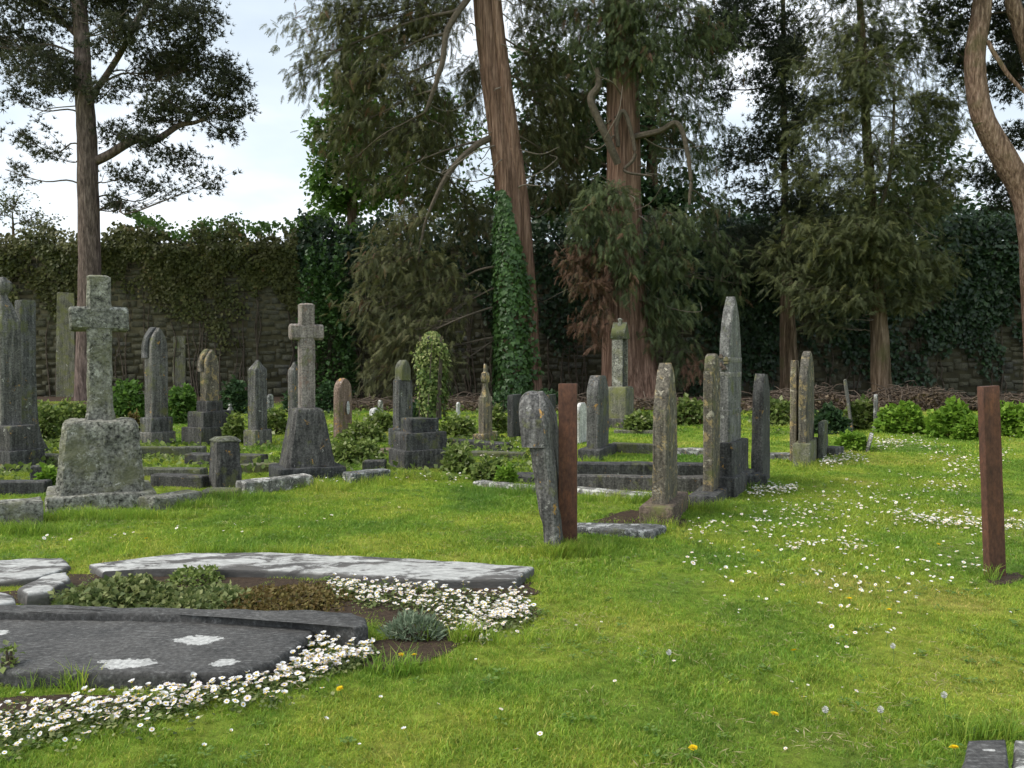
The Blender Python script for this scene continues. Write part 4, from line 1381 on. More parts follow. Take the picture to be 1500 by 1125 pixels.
# 2 ivy-clad redwood with twin stems
T2 = tree('redwood_tree', 'huge ivy-clad conifer with twin fluted reddish trunk and sweeping boughs on its left', 29,
     [[(755, 610, 28), (753, 560, 24), (750, 450, 21.5), (746, 300, 18.5), (730, 185, 16), (715, 80, 14.5), (708, 0, 14), (700, -150, 12), (695, -400, 5)],
      [(783, 610, 15, .05), (779, 500, 11, .05), (774, 400, 10, .05), (764, 290, 10), (748, 185, 10, -.1), (734, 80, 9, -.1), (726, 0, 8, -.1), (722, -140, 5)],
      [(724, 200, 5), (700, 212, 4.5, -.3), (670, 238, 4, -.6), (645, 275, 3, -.8), (625, 320, 2, -.9), (612, 380, 1.5, -.9)],
      [(706, -30, 5), (680, 5, 4.5, -.5), (655, 45, 4, -.7), (648, 90, 3.5, -.8), (636, 130, 3, -.9), (622, 165, 2, -.9)]],
     'bark_red',
     [(470, 40, 60, 48, 0, 1), (432, 110, 22, 45, 0, .7), (540, 25, 70, 50, 0, 1), (600, 60, 60, 55, .5, 1), (640, 30, 45, 55, 1, .9), (500, 115, 60, 42, 0, 1), (570, 130, 70, 42, 0, 1.1),
      (640, 150, 48, 48, 1, .9), (515, 190, 65, 32, 0, 1), (580, 215, 70, 38, .5, 1), (650, 220, 48, 48, 1.2, .8), (510, 245, 45, 18, 0, .8), (560, 265, 60, 20, .5, .7), (630, 285, 60, 30, .8, .7),
      (600, 335, 58, 28, -.3, .9), (565, 385, 65, 38, -.6, 1), (625, 405, 62, 38, -.3, 1), (555, 450, 72, 38, -.8, 1.1), (630, 465, 58, 38, -.4, 1), (590, 510, 76, 36, -.8, 1), (560, 550, 58, 32, -1, .9), (642, 540, 42, 36, -.5, .8),
      (800, 20, 55, 45, 1, 1), (800, 110, 50, 55, 1.5, 1), (795, 200, 42, 50, 1.5, .9), (835, 170, 40, 55, 1.6, .9), (805, 275, 42, 30, 1.6, .8), (840, 260, 40, 40, 2, .8), (690, 330, 50, 40, 2.5, .7), (700, 120, 40, 60, 2, .7),
      (470, -80, 110, 60, 0, .7), (620, -90, 110, 60, 0, .7), (780, -90, 90, 60, 0, .7), (560, -220, 120, 70, 0, .6), (720, -230, 120, 70, 0, .6), (650, -360, 100, 60, 0, .6)],
     'lf_cedar', FROND, .36, dens=1.35, main=2, up=.35, sag=-.02, droop=.55, limb_r=.05, seed=32, dead=24, ns=28, flute=.13, hang=True)

def trunk_ivy(T, mat, n, seed):
    root, off, paths = T
    q = np.random.default_rng(seed)
    g = Geo()
    ztop, zlow = v2z(285, 29), .35
    for pi, S in enumerate(paths[:2]):
        m = n if pi == 0 else n // 5
        z = q.uniform(zlow, ztop, m)
        kk = (z - zlow) / (ztop - zlow)
        a = q.uniform(-2.5, .9, m)
        wmax = np.where(kk > .55, 1 - (kk - .55) / .45 * .85, 1.0)
        a = -.8 + (a + .8) * wmax + .25 * fbm(z, z, 2, 4) * wmax
        i = np.array([np.argmin(np.abs(S[:, 2] - t)) for t in z])
        r = S[i, 3] * 1.06 + q.uniform(.01, .16, m)
        if pi == 1:
            keep = (kk > .12) & (kk < .62)
            z, a, i, r, m = z[keep], a[keep] - .6, i[keep], r[keep], int(keep.sum())
        ang = -math.pi / 2 + a + .35
        pos = np.column_stack([S[i, 0] + r * np.cos(ang), S[i, 1] + r * np.sin(ang), z]) - off
        out = np.column_stack([np.cos(ang), np.sin(ang), .5 + .3 * q.normal(size=m)])
        dn = np.column_stack([.5 * q.normal(size=m), .5 * q.normal(size=m), -np.ones(m)])
        kp = fbm(z * 1.1, a * 1.6, 2.3, 2) > q.uniform(-1.5, -.35, m)
        scatter(g, *IVY, pos[kp], frames(dn, out)[kp], (q.uniform(.3, 1, m) ** 1.2 * .21)[kp], np.clip(q.uniform(0, 1, m) * .8 + .25 * fbm(z, a, 3, 1), 0, 1)[kp])
    g.build('ivy', M[mat], [c for c in root.children if c.name.startswith('trunk')][0])
trunk_ivy(T2, 'lf_ivy', 4600, 5)

# 3 sequoia
tree('sequoia_tree', 'massive sequoia with flaring red-brown trunk and drooping browned sprays', 29.5,
     [[(927, 612, 52), (925, 570, 44), (919, 500, 36), (915, 400, 29), (914, 280, 25), (913, 150, 23), (908, 0, 21), (905, -150, 17), (902, -420, 6)],
      [(905, 240, 5, -.8), (890, 205, 5.5, -1), (872, 165, 5, -1.1), (866, 142, 5, -1.1), (877, 125, 4.5, -1.1), (874, 100, 3, -1.1)],
      [(930, 200, 4.5, -.6), (965, 192, 4, -.9), (990, 180, 3.5, -1.1), (1003, 205, 3.2, -1.2), (1012, 260, 2.6, -1.2), (1010, 300, 2, -1.2)],
      [(905, 215, 3, -.75), (903, 180, 3, -.8), (915, 165, 3, -.85), (930, 225, 2.5, -.85), (915, 250, 2, -.85), (955, 258, 1.5, -1)]],
     'bark_red',
     [(850, 30, 58, 46, -.5, 1), (920, 15, 60, 46, -1, 1), (985, 25, 60, 46, -.5, 1), (870, 85, 45, 30, -.8, .9), (945, 85, 55, 34, -1, 1), (1010, 85, 48, 45, -.3, .9), (1000, 140, 46, 36, 0, .7), (960, 150, 26, 32, -.8, .6),
      (890, 290, 42, 30, -1.6, 1), (868, 330, 46, 36, -1.6, 1), (850, 390, 34, 44, -1.5, .8, 1), (872, 440, 30, 46, -1.6, .7, 1), (860, 480, 24, 34, -1.5, .5, 1), (905, 350, 38, 36, -1.8, .9), (912, 405, 26, 34, -1.8, .7),
      (985, 330, 38, 36, -.8, .9), (970, 400, 36, 46, -1, .9), (1002, 390, 32, 40, -.8, .8), (988, 455, 38, 36, -.8, .8), (1005, 515, 26, 40, -.8, .6), (1012, 535, 18, 24, -.9, .4, 1), (962, 480, 22, 40, -.9, .6),
      (1062, 355, 28, 36, 0, .8), (1080, 415, 18, 46, 0, .7), (1050, 305, 28, 26, 0, .6), (1040, 240, 30, 26, .3, .5),
      (1050, 60, 50, 50, 0, .7), (1040, 180, 36, 40, .5, .45), (850, 170, 26, 60, 1.5, .7), (990, 230, 40, 60, 2, .6), (850, 230, 30, 40, 2, .7),
      (850, -80, 100, 60, 0, .7), (970, -80, 100, 60, 0, .7), (900, -220, 120, 70, 0, .6), (900, -360, 90, 70, 0, .5)],
     'lf_seq', FROND, .34, dens=1.8, main=1, up=.25, sag=0, droop=.75, limb_r=.045, seed=33, dead=30, ns=30, flute=.12, hang=True, alt='lf_brown')

# 4 slim cypress on the right
tree('cypress_tree', 'slim straight conifer with airy olive crown at the right', 27.5,
     [[(1293, 615, 17), (1291, 560, 14.5), (1287, 470, 12), (1281, 350, 8), (1270, 200, 6.5), (1262, 40, 5), (1256, -120, 3)],
      [(1281, 330, 3, -.3), (1300, 270, 2.6, -.8), (1308, 200, 2.2, -1), (1310, 120, 1.5, -1)]],
     'bark_grey',
     [(1250, 40, 85, 42, 0, .75), (1195, 100, 65, 34, 0, .65), (1330, 85, 75, 44, .5, .75), (1380, 155, 52, 36, .3, .75), (1270, 150, 76, 34, -.5, .75), (1205, 190, 66, 34, 0, .65), (1335, 205, 76, 36, 0, .75),
      (1195, 255, 56, 32, 0, .6), (1262, 280, 74, 34, -.6, .75), (1372, 265, 42, 42, 0, .8), (1340, 310, 64, 30, -.5, .9), (1180, 340, 46, 34, 0, .9), (1232, 370, 66, 40, -.5, 1.0), (1312, 380, 66, 38, -.6, 1.0), (1372, 385, 42, 38, 0, 1.0),
      (1180, 425, 42, 40, -.2, 1.0), (1250, 435, 56, 26, -.5, .9), (1342, 435, 48, 28, -.4, 1.0), (1200, 478, 18, 18, 0, .6), (1130, 380, 30, 36, .5, .7), (1265, 100, 60, 40, -1, .6), (1290, 230, 60, 36, -1, .7), (1255, 330, 60, 30, -1, .8),
      (1260, -60, 110, 60, 0, .7), (1350, -60, 80, 60, 0, .7), (1180, -40, 70, 50, 0, .6), (1270, -170, 80, 60, 0, .6)],
     'lf_t4', FROND, .34, dens=2.3, main=1, up=-.1, sag=.02, droop=.35, limb_r=.03, seed=34, dead=22, flute=.06, twig=.01)

# 5 pine with bent orange trunk at the right edge
tree('pine_tree', 'bent orange-barked pine with forked trunk at the right edge', 26.5,
     [[(1524, 620, 20), (1516, 420, 18), (1505, 300, 18), (1472, 232, 17), (1440, 172, 15), (1428, 90, 14), (1440, 0, 13), (1446, -120, 12), (1450, -280, 6)],
      [(1505, 300, 12), (1530, 220, 12), (1520, 120, 12), (1495, 40, 11), (1480, -20, 10), (1470, -150, 7)],
      [(1446, 60, 3, -.2), (1470, 100, 3, -.4), (1495, 130, 2.4, -.5), (1520, 150, 2, -.5)]],
     'bark_orange',
     [(1390, 30, 50, 40, 1.5, .9), (1480, 115, 40, 50, 1.5, .9), (1398, 100, 36, 40, 1.5, .8), (1490, 30, 40, 40, 1.5, .9), (1480, 205, 36, 22, 1.5, .7), (1470, 60, 30, 40, 2, .8), (1445, 250, 36, 28, 2, .7), (1480, 285, 40, 26, 2, .8),
      (1400, -70, 90, 50, 0, .8), (1500, -70, 90, 50, 0, .8), (1450, -200, 120, 70, 0, .7), (1580, 60, 60, 60, 0, .7), (1570, 180, 60, 50, 0, .6)],
     'lf_dark', NEEDLE, .20, dens=2.8, up=-.2, sag=.05, droop=-.1, seed=35, flute=.03, limb_mat='limb')

# 6 dark pine standing behind, between sequoia and cypress
tree('pine_tree', 'dark shaded conifer with greenish trunk between the sequoia and the slim conifer', 31.5,
     [[(1157, 605, 15), (1155, 500, 12), (1152, 420, 9), (1150, 300, 5), (1148, 150, 4), (1146, -150, 2)]],
     'bark_grey',
     [(1080, 25, 55, 44, 0, .9), (1150, 55, 56, 44, 0, .9), (1130, 135, 56, 42, 0, .8), (1090, 215, 55, 30, 0, .6), (1160, 235, 50, 34, 0, .7), (1200, 160, 40, 40, 0, .6), (1090, 280, 46, 24, 0, .5), (1150, 305, 56, 26, 0, .8), (1045, 130, 36, 34, 0, .6), (1150, 180, 50, 40, -1, .8), (1150, 100, 40, 40, -1, .8), (1060, 220, 40, 30, -1, .4), (1190, 290, 50, 34, -1, .7), (1060, 60, 50, 44, -1, .7),
      (1100, 370, 50, 40, .3, .9), (1160, 400, 40, 50, .3, .9), (1230, 330, 50, 40, .4, .8), (1100, -70, 90, 60, 0, .8), (1180, -80, 80, 60, 0, .8), (1140, -200, 90, 60, 0, .6)],
     'lf_dark', NEEDLE, .21, dens=2.6, up=-.1, sag=.05, droop=.15, seed=36, flute=.04)

# 7 leafy broadleaf tree behind the wall, seen left of the redwood boughs
tree('broadleaf_tree', 'bright green broadleaf tree behind the wall left of the big conifer', 38,
     [[(520, 620, 11), (518, 400, 9), (515, 280, 7), (510, 180, 5), (505, 60, 2)]],
     'bark_grey',
     [(480, 200, 36, 36, 0, 1), (475, 260, 32, 36, 0, 1.1), (520, 230, 50, 50, 0, 1), (490, 300, 45, 24, 0, 1), (540, 290, 50, 40, 0, 1), (560, 180, 50, 50, 0, .9), (510, 140, 40, 40, 0, .9), (600, 260, 60, 50, 0, .9), (540, 80, 50, 40, 0, .8), (650, 200, 60, 60, 0, .7), (680, 300, 50, 40, 0, .7)],
     'lf_green', LEAF, .26, dens=2.2, up=-.3, sag=.0, droop=.3, seed=37, group='trees behind the wall')
# 8 bare twiggy shrub tree beyond the wall at far left
tree('bare_tree', 'sparse grey twiggy tree beyond the wall at the far left', 38,
     [[(25, 620, 4), (22, 420, 3), (20, 350, 2), (18, 310, .8)]],
     'bark_grey', [(20, 300, 32, 26, 0, .7), (45, 320, 26, 20, 0, .6), (-10, 310, 30, 26, 0, .6), (75, 322, 18, 12, 0, .4)],
     'lf_t4', LEAF, .13, dens=2.2, up=-.4, sag=0, droop=0, seed=38, group='trees behind the wall', twig=.02)
# far trees beyond the wall closing the gaps at the right
tree('broadleaf_tree', 'dark leafy tree beyond the wall behind the sequoia', 40,
     [[(960, 620, 14), (958, 400, 12), (955, 250, 8), (950, 60, 4)]],
     'bark_grey', [(900, 280, 60, 50, 0, 1), (980, 290, 60, 45, 0, 1), (850, 300, 60, 50, 0, 1), (940, 200, 60, 50, 0, .9), (780, 310, 60, 45, 0, 1), (860, 200, 60, 60, 0, .9), (770, 220, 55, 55, 0, .9), (920, 100, 70, 60, 0, .8), (800, 110, 70, 60, 0, .8), (730, 300, 40, 50, 0, .9)],
     'lf_shade', LEAF, .30, dens=1.8, up=-.3, sag=0, droop=.3, seed=39, group='trees behind the wall')
tree('broadleaf_tree', 'dark leafy tree beyond the wall behind the slim conifer', 40,
     [[(1330, 620, 14), (1330, 400, 12), (1325, 330, 6), (1320, 290, 2)]],
     'bark_grey', [(1250, 320, 60, 40, 0, .9), (1330, 300, 60, 40, 0, .9), (1400, 320, 60, 36, 0, .9), (1470, 325, 60, 30, 0, .9), (1360, 230, 50, 36, 0, .5), (1150, 330, 60, 26, 0, .8), (1060, 325, 50, 24, 0, .8), (1560, 320, 60, 40, 0, .9)],
     'lf_shade', LEAF, .30, dens=1.6, up=-.3, sag=0, droop=.3, seed=40, group='trees behind the wall')

# ------------------------------------------------------------------ shrubs and weeds
def bush(name, label, u, v, ru, rv, mat, n, size, d=None, seed=1, cat='shrub', tmpl=None, up=.3, group=None, ry=None, stems=16):
    q = np.random.default_rng(seed)
    g0 = ground(u, v)
    if d is None:
        d, x, z = g0.y, g0.x, g0.z
    else:
        x = (u - U0) / F * d; z = float(gz(x, d))
    k = d / F
    rx, rz = ru * k, 2 * rv * k
    ry = ry or rx * .7
    root = thing(name, label, cat, (x, d, z), 0, group)
    dd = unit(n, q)
    dd[:, 2] = np.abs(dd[:, 2])
    rr = q.uniform(.45, 1, n) ** .5 * (1 + .22 * fbm(dd[:, 0] * 3, dd[:, 2] * 3, 2.2, seed) + .12 * fbm(dd[:, 1] * 6, dd[:, 0] * 6, 2, seed + 1))
    pos = dd * np.array([rx, ry, rz]) * rr[:, None]
    dv = dd * .8 + q.normal(size=(n, 3)) * .6 + np.array([0, 0, up - .3])
    upv = dd * .6 + q.normal(size=(n, 3)) * .4 + np.array([0, 0, .7])
    g = Geo()
    scatter(g, *(tmpl or LEAF), pos, frames(dv, upv), q.uniform(.6, 1.3, n) * size, q.uniform(0, 1, n))
    g.build('foliage', M[mat], root)
    g = Geo()
    for i in range(stems):
        e = dd[i] * np.array([rx, ry, rz]) * .85
        tube(g, spline([(e[0] * .2, e[1] * .2, -.03), e * .6 + np.array([0, 0, .1 * rz]), e], 5), np.linspace(.014, .005, 5), 4)
    g.build('stem', M['twig'], root)
    return root

sh = 0
for (lab, u, v, ru, rv, mat, n, sz) in [
    ('bright green shrub right of the slim conifer trunk', 1322, 634, 34, 20, 'lf_bright', 1400, .12),
    ('bright green shrub between slim conifer and leaning rusty post', 1398, 640, 34, 24, 'lf_bright', 1700, .12),
    ('low bright shrub just left of the leaning rusty post', 1428, 644, 26, 16, 'lf_bright', 1100, .11),
    ('bright green shrub right of the leaning rusty post', 1480, 638, 34, 22, 'lf_bright', 1500, .12),
    ('bright shrub cut by the right edge of the photo', 1530, 642, 36, 26, 'lf_bright', 1200, .12),
    ('small yellow-green mound left of the tiny tilted stone', 1249, 660, 22, 12, 'lf_bright', 1000, .09),
    ('mid green weed clump behind the leaning thin stone', 1262, 628, 22, 20, 'lf_weed', 900, .11),
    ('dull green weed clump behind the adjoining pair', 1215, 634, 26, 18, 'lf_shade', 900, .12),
    ('green weed clump below the tallest stone at the wall', 1010, 622, 26, 18, 'lf_weed', 900, .12),
    ('green weed clump between tallest stone and adjoining pair', 1135, 622, 30, 18, 'lf_weed', 900, .12),
    ('green weed clump beside the gabled niche monument', 938, 634, 24, 14, 'lf_weed', 900, .11),
    ('dark green bramble left of the pointed grey gravestone', 190, 612, 26, 26, 'lf_green', 1300, .13),
    ('dark green bramble left of the three-step gravestone', 268, 620, 22, 26, 'lf_green', 1100, .13),
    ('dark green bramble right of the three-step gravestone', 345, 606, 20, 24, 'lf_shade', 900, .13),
    ('yellow-green weed mound left of the granite cross shaft', 70, 648, 34, 26, 'lf_weed', 1700, .10),
    ('second yellow-green weed mound behind the granite pedestal', 108, 630, 26, 20, 'lf_weed', 1100, .10),
    ('reddish dock plant behind the granite cross', 195, 634, 9, 14, 'lf_russet', 300, .10),
    ('weed clump beside the pyramid-top stone', 404, 636, 18, 18, 'lf_weed', 800, .10),
    ('weed clump right of the three-step gravestone', 345, 650, 14, 20, 'lf_weed', 700, .10),
    ('green bush right of the smooth grey cross at the wall', 480, 606, 16, 22, 'lf_shade', 800, .12),
    ('weed clump behind the low whitish stone', 560, 632, 24, 14, 'lf_weed', 800, .10),
    ('weed clump right of the reddish gravestone', 530, 648, 30, 14, 'lf_weed', 900, .09),
    ('weed clump left of the ivy monument', 520, 676, 40, 14, 'lf_weed', 1300, .08),
    ('leggy pale weed right of the ivy monument steps', 672, 694, 24, 20, 'lf_weed', 900, .07),
    ('pale weed bush left of the leaning stone', 720, 706, 26, 16, 'lf_weed', 900, .07),
    ('fresh green weed in front of the kerb left of leaning stone', 742, 712, 14, 14, 'lf_bright', 450, .07),
    ('green weed below the knobbed stone', 730, 634, 14, 18, 'lf_weed', 600, .10),
    ('weed clump left of the knobbed stone', 672, 640, 24, 14, 'lf_weed', 700, .10),
    ('broad-leaved green plant beside the granite pedestal', 68, 716, 9, 16, 'lf_bright', 120, .10),
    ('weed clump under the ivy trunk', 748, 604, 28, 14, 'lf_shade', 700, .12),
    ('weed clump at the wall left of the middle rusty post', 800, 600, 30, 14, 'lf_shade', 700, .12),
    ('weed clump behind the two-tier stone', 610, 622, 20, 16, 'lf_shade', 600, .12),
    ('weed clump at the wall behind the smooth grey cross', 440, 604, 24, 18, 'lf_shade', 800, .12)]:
    sh += 1
    bush('shrub', lab, u, v, ru, rv, M and mat, n, sz, seed=50 + sh, group='weeds and shrubs among the graves')

bush('shrub', 'glossy green laurel clump on the wall behind the smooth grey cross', 478, 578, 46, 110, 'lf_ivy', 5500, .17, d=32.6, seed=99, group='weeds and shrubs among the graves')
bush('silver_plant', 'grey-green tufted plant at the rounded end of the long kerb', 606, 934, 40, 17, 'lf_silver', 1300, .045, tmpl=BLADE, seed=97, cat='plant', up=.9)
bush('ivy_clump', 'low ivy mound on the grave plot behind the dark ledger', 175, 884, 80, 15, 'lf_ground', 2600, .045, seed=96, cat='plant', ry=.34)
bush('ivy_clump', 'spreading dull ivy right of the ivy mound', 285, 886, 95, 7, 'lf_ground', 2600, .042, seed=95, cat='plant', ry=.36)
bush('moss_plant', 'russet low plant between ivy and daisies in the plot', 420, 884, 95, 7, 'lf_russet', 3800, .028, seed=94, cat='plant', ry=.38)
bush('moss_plant', 'yellow-green feathery tuft behind the russet plant', 290, 852, 40, 9, 'lf_weed', 900, .03, seed=93, cat='plant', ry=.2)
bush('weed_sprig', 'small weed sprig in front of the dark ledger at the left edge', 14, 1000, 14, 30, 'lf_weed', 90, .035, seed=92, cat='plant', ry=.06)

# weedy rough cover between the left graves
def rough_cover():
    q = np.random.default_rng(61)
    polys = [[(196, 692), (420, 700), (560, 690), (560, 640), (330, 650), (196, 650)], [(560, 704), (800, 712), (800, 650), (660, 640), (560, 640)], [(-60, 720), (80, 716), (90, 650), (-60, 640)],
             [(0, 640), (560, 640), (760, 636), (760, 600), (0, 600)], [(760, 630), (1240, 640), (1240, 604), (760, 600)]]
    g = Geo()
    for pi, P in enumerate(polys):
        G = np.array([ground(u, v)[:2] for u, v in P])
        lo, hi = G.min(0), G.max(0)
        n = int(min((hi - lo).prod() * (130 if pi < 3 else 40), 14000))
        p = q.uniform(lo, hi, (n, 2))
        p = p[inside(p, G)]
        keep = fbm(p[:, 0], p[:, 1], 1.6, pi) > q.uniform(-1, .8, len(p))
        p = p[keep]; n = len(p)
        z = gz(p[:, 0], p[:, 1]) + q.uniform(.01, .16, n) * (.6 + .6 * fbm(p[:, 0], p[:, 1], 2.1, 4))
        dv = q.normal(size=(n, 3)) * .7 + np.array([0, 0, .5])
        up = q.normal(size=(n, 3)) * .4 + np.array([0, 0, 1])
        scatter(g, *LEAF, np.column_stack([p, z]), frames(dv, up), q.uniform(.05, .12, n), q.uniform(0, 1, n))
    tag(g.build('ground_cover', M['lf_weed']), 'low green weeds between the left gravestones', None, None, 'stuff')

def inside(p, poly):
    x, y = p[:, 0], p[:, 1]
    c = np.zeros(len(p), bool)
    n = len(poly)
    for i in range(n):
        (x1, y1), (x2, y2) = poly[i][:2], poly[(i + 1) % n][:2]
        if y1 == y2: continue
        k = ((y1 > y) != (y2 > y)) & (x < (x2 - x1) * (y - y1) / (y2 - y1) + x1)
        c ^= k
    return c
rough_cover()

# brushwood and litter at the foot of the wall
def brushwood(label, ua, ub, v, h, n, seed):
    q = np.random.default_rng(seed)
    a, b = ground(ua, v), ground(ub, v)
    g = Geo()
    for i in range(n):
        t = q.uniform()
        c = np.array([a.x + (b.x - a.x) * t, a.y + q.uniform(-.2, 2.2), 0])
        prof = math.sin(math.pi * min(max(t, .05), .95)) ** .5
        c[2] = float(gz(c[0], c[1])) + q.uniform(.0, h) * prof
        L = q.uniform(.4, 1.6)
        d = unit(1, q)[0]; d[2] *= .35
        k = q.normal(size=3) * .12
        tube(g, spline([c - d * L / 2, c + k, c + d * L / 2 + k * .5], 5), np.linspace(q.uniform(.01, .028), .006, 5), 4, rnd=q.uniform())
    n2 = n * 9
    t = q.uniform(0, 1, n2)
    x = a.x + (b.x - a.x) * t; y = a.y + q.uniform(-.4, 2.4, n2)
    z = gz(x, y) + q.uniform(0, 1, n2) ** 1.5 * h * .9 * np.sin(np.pi * np.clip(t, .05, .95)) ** .5
    scatter(g, *LEAF, np.column_stack([x, y, z]), frames(q.normal(size=(n2, 3)), np.array([[0, 0, 1.]]) + q.normal(size=(n2, 3)) * .5), q.uniform(.05, .14, n2), q.uniform(0, 1, n2), 1)
    tag(g.build('brushwood', [M['twig'], M['lf_litter']]), label, None, None, 'stuff')
brushwood('heap of cut brown branches by the slim conifer trunk', 1120, 1280, 606, .6, 420, 71)
brushwood('heap of dry brown twigs right of the slim conifer trunk', 1300, 1440, 602, .62, 380, 72)
brushwood('thin brown litter and twigs at the wall left of the ivy trunk', 440, 740, 602, .28, 320, 73)
brushwood('brown litter and twigs at the wall behind the sequoia', 780, 1120, 602, .3, 320, 74)
brushwood('dry litter along the wall behind the far right shrubs', 1440, 1700, 602, .5, 220, 75)

# ------------------------------------------------------------------ grass
TPL = bpy.data.collections.new('grass_templates')      # source meshes for the instances, not linked to the scene
def tuft(seed, nb, rad, hmin, hmax, wid, mat):
    q = np.random.default_rng(seed)
    g = Geo()
    for i in range(nb):
        a, r = q.uniform(0, 6.283), rad * math.sqrt(q.uniform())
        b = np.array([r * math.cos(a), r * math.sin(a), -.008])
        h = q.uniform(hmin, hmax)
        l = q.normal(size=2) * .5 * h
        w = q.uniform(.6, 1.2) * wid
        s = q.uniform(0, 6.283)
        sd = np.array([math.cos(s), math.sin(s), 0]) * w
        m = b + np.array([l[0] * .35, l[1] * .35, h * .6])
        t = b + np.array([l[0], l[1], h * q.uniform(.75, 1.0)])
        g.add([b - sd, b + sd, m + sd * .75, m - sd * .75, t], np.array([[0, 1, 2, 3]]), q.uniform())
        g.f.append(np.array([[g.n - 5 + 3, g.n - 5 + 2, g.n - 5 + 4]], np.int32)); g.r.append(g.r[-1][:1]); g.m.append(np.zeros(1, np.int32))
    me = g.mesh('grass_tuft', mat)
    o = bpy.data.objects.new('grass_tuft_template', me)
    return o

def gn_scatter(name, label, pts, rotz, scale, idx, templates, tilt=None):
    """ONE object of kind stuff: instances of the templates on the points"""
    me = bpy.data.meshes.new(name)
    me.vertices.add(len(pts))
    me.vertices.foreach_set('co', np.asarray(pts, np.float32).ravel())
    rot = np.zeros((len(pts), 3), np.float32)
    if tilt is not None: rot[:, :2] = tilt
    rot[:, 2] = rotz
    a = me.attributes.new('rot', 'FLOAT_VECTOR', 'POINT'); a.data.foreach_set('vector', rot.ravel())
    a = me.attributes.new('scl', 'FLOAT', 'POINT'); a.data.foreach_set('value', np.asarray(scale, np.float32))
    a = me.attributes.new('pick', 'INT', 'POINT'); a.data.foreach_set('value', np.asarray(idx, np.int32))
    o = link(name, me)
    tag(o, label, None, None, 'stuff')
    ng = bpy.data.node_groups.new(name + '_nodes', 'GeometryNodeTree')
    ng.interface.new_socket('Geometry', in_out='INPUT', socket_type='NodeSocketGeometry')
    ng.interface.new_socket('Geometry', in_out='OUTPUT', socket_type='NodeSocketGeometry')
    n, l = ng.nodes, ng.links
    gi, go = n.new('NodeGroupInput'), n.new('NodeGroupOutput')
    ip = n.new('GeometryNodeInstanceOnPoints')
    gt = n.new('GeometryNodeGeometryToInstance')
    for t in templates[::-1]:
        oi = n.new('GeometryNodeObjectInfo')
        oi.inputs['Object'].default_value = t
        l.new(oi.outputs['Geometry'], gt.inputs[0])
    def attr(nm, ty):
        x = n.new('GeometryNodeInputNamedAttribute'); x.data_type = ty
        x.inputs['Name'].default_value = nm
        return x.outputs['Attribute']
    l.new(gi.outputs[0], ip.inputs['Points'])
    l.new(gt.outputs[0], ip.inputs['Instance'])
    ip.inputs['Pick Instance'].default_value = True
    l.new(attr('pick', 'INT'), ip.inputs['Instance Index'])
    l.new(attr('rot', 'FLOAT_VECTOR'), ip.inputs['Rotation'])
    l.new(attr('scl', 'FLOAT'), ip.inputs['Scale'])
    l.new(ip.outputs[0], go.inputs[0])
    md = o.modifiers.new('scatter', 'NODES')
    md.node_group = ng
    return o

def on_lawn(p):
    k = np.ones(len(p), bool)
    for poly in NOGRASS:
        k &= ~inside(p, poly)
    for poly in SOIL[:5]:
        k &= ~(inside(p, poly) & (rng.uniform(0, 1, len(p)) > .06))
    return k

def lawn_points(d0, d1, dens, marg=1.12):
    area = .625 * marg * (d1 ** 2 - d0 ** 2)
    n = int(area * dens)
    d = np.sqrt(rng.uniform(d0 ** 2, d1 ** 2, n))
    x = rng.uniform(-.625 * marg, .625 * marg, n) * d
    p = np.column_stack([x, d])
    return p[on_lawn(p)]

near = [tuft(200 + i, 36, .055, .014, .040, .0023, M['grass']) for i in range(6)]
midt = [tuft(220 + i, 42, .11, .018, .048, .004, M['grass']) for i in range(5)]
fart = [tuft(240 + i, 36, .22, .022, .055, .009, M['grass']) for i in range(4)]
def lawn_grass(name, label, d0, d1, dens, T):
    p = lawn_points(d0, d1, dens)
    z = gz(p[:, 0], p[:, 1])
    hgt = 1 + .22 * fbm(p[:, 0], p[:, 1], 2.4, 1.0) + .2 * fbm(p[:, 0], p[:, 1], 7.0, 2.0) + .16 * np.sign(np.sin((p[:, 0] * .83 - p[:, 1] * .555) * 2 * np.pi / 1.9)) * (p[:, 0] > -.5)      # faint mowing bands
    gn_scatter(name, label, np.column_stack([p, z]), rng.uniform(0, 6.28, len(p)), hgt * rng.uniform(.7, 1.25, len(p)), rng.integers(0, len(T), len(p)), T)
lawn_grass('grass', 'short mown grass of the foreground lawn', 2.3, 6.2, 560, near)
lawn_grass('grass', 'mown grass of the middle lawn', 6.2, 13, 170, midt)
lawn_grass('grass', 'mown grass of the far lawn', 13, 29, 36, fart)

# flat rosettes of clover and plantain in the turf
def rosette(seed, n, size):
    q = np.random.default_rng(seed)
    g = Geo()
    a = q.uniform(0, 6.283, n)
    r = q.uniform(.0, .03, n)
    pos = np.column_stack([r * np.cos(a), r * np.sin(a), q.uniform(.012, .03, n)])
    scatter(g, *t_leaf(.3 if seed % 2 else .5, .1), pos, frames(np.column_stack([np.cos(a), np.sin(a), q.uniform(.0, .5, n)]), np.array([[0, 0, 1.]]) + q.normal(size=(n, 3)) * .2), q.uniform(.7, 1.2, n) * size, q.uniform(0, 1, n))
    return bpy.data.objects.new('rosette_template', g.mesh('rosette', M['lf_clover']))
M['lf_clover'] = leaf_mat('lf_clover', [(0, (.07, .15, .03)), (.6, (.13, .23, .045)), (1, (.22, .30, .08))], .35)
M['lf_thatch'] = leaf_mat('lf_thatch', [(0, (.22, .17, .08)), (1, (.42, .36, .20))], .2)
RT = [rosette(280, 14, .022), rosette(281, 9, .03), rosette(282, 18, .018)]
rp = lawn_points(2.4, 11, 26)
rp = rp[fbm(rp[:, 0], rp[:, 1], 1.9, 3.3) > rng.uniform(-.7, .9, len(rp))]
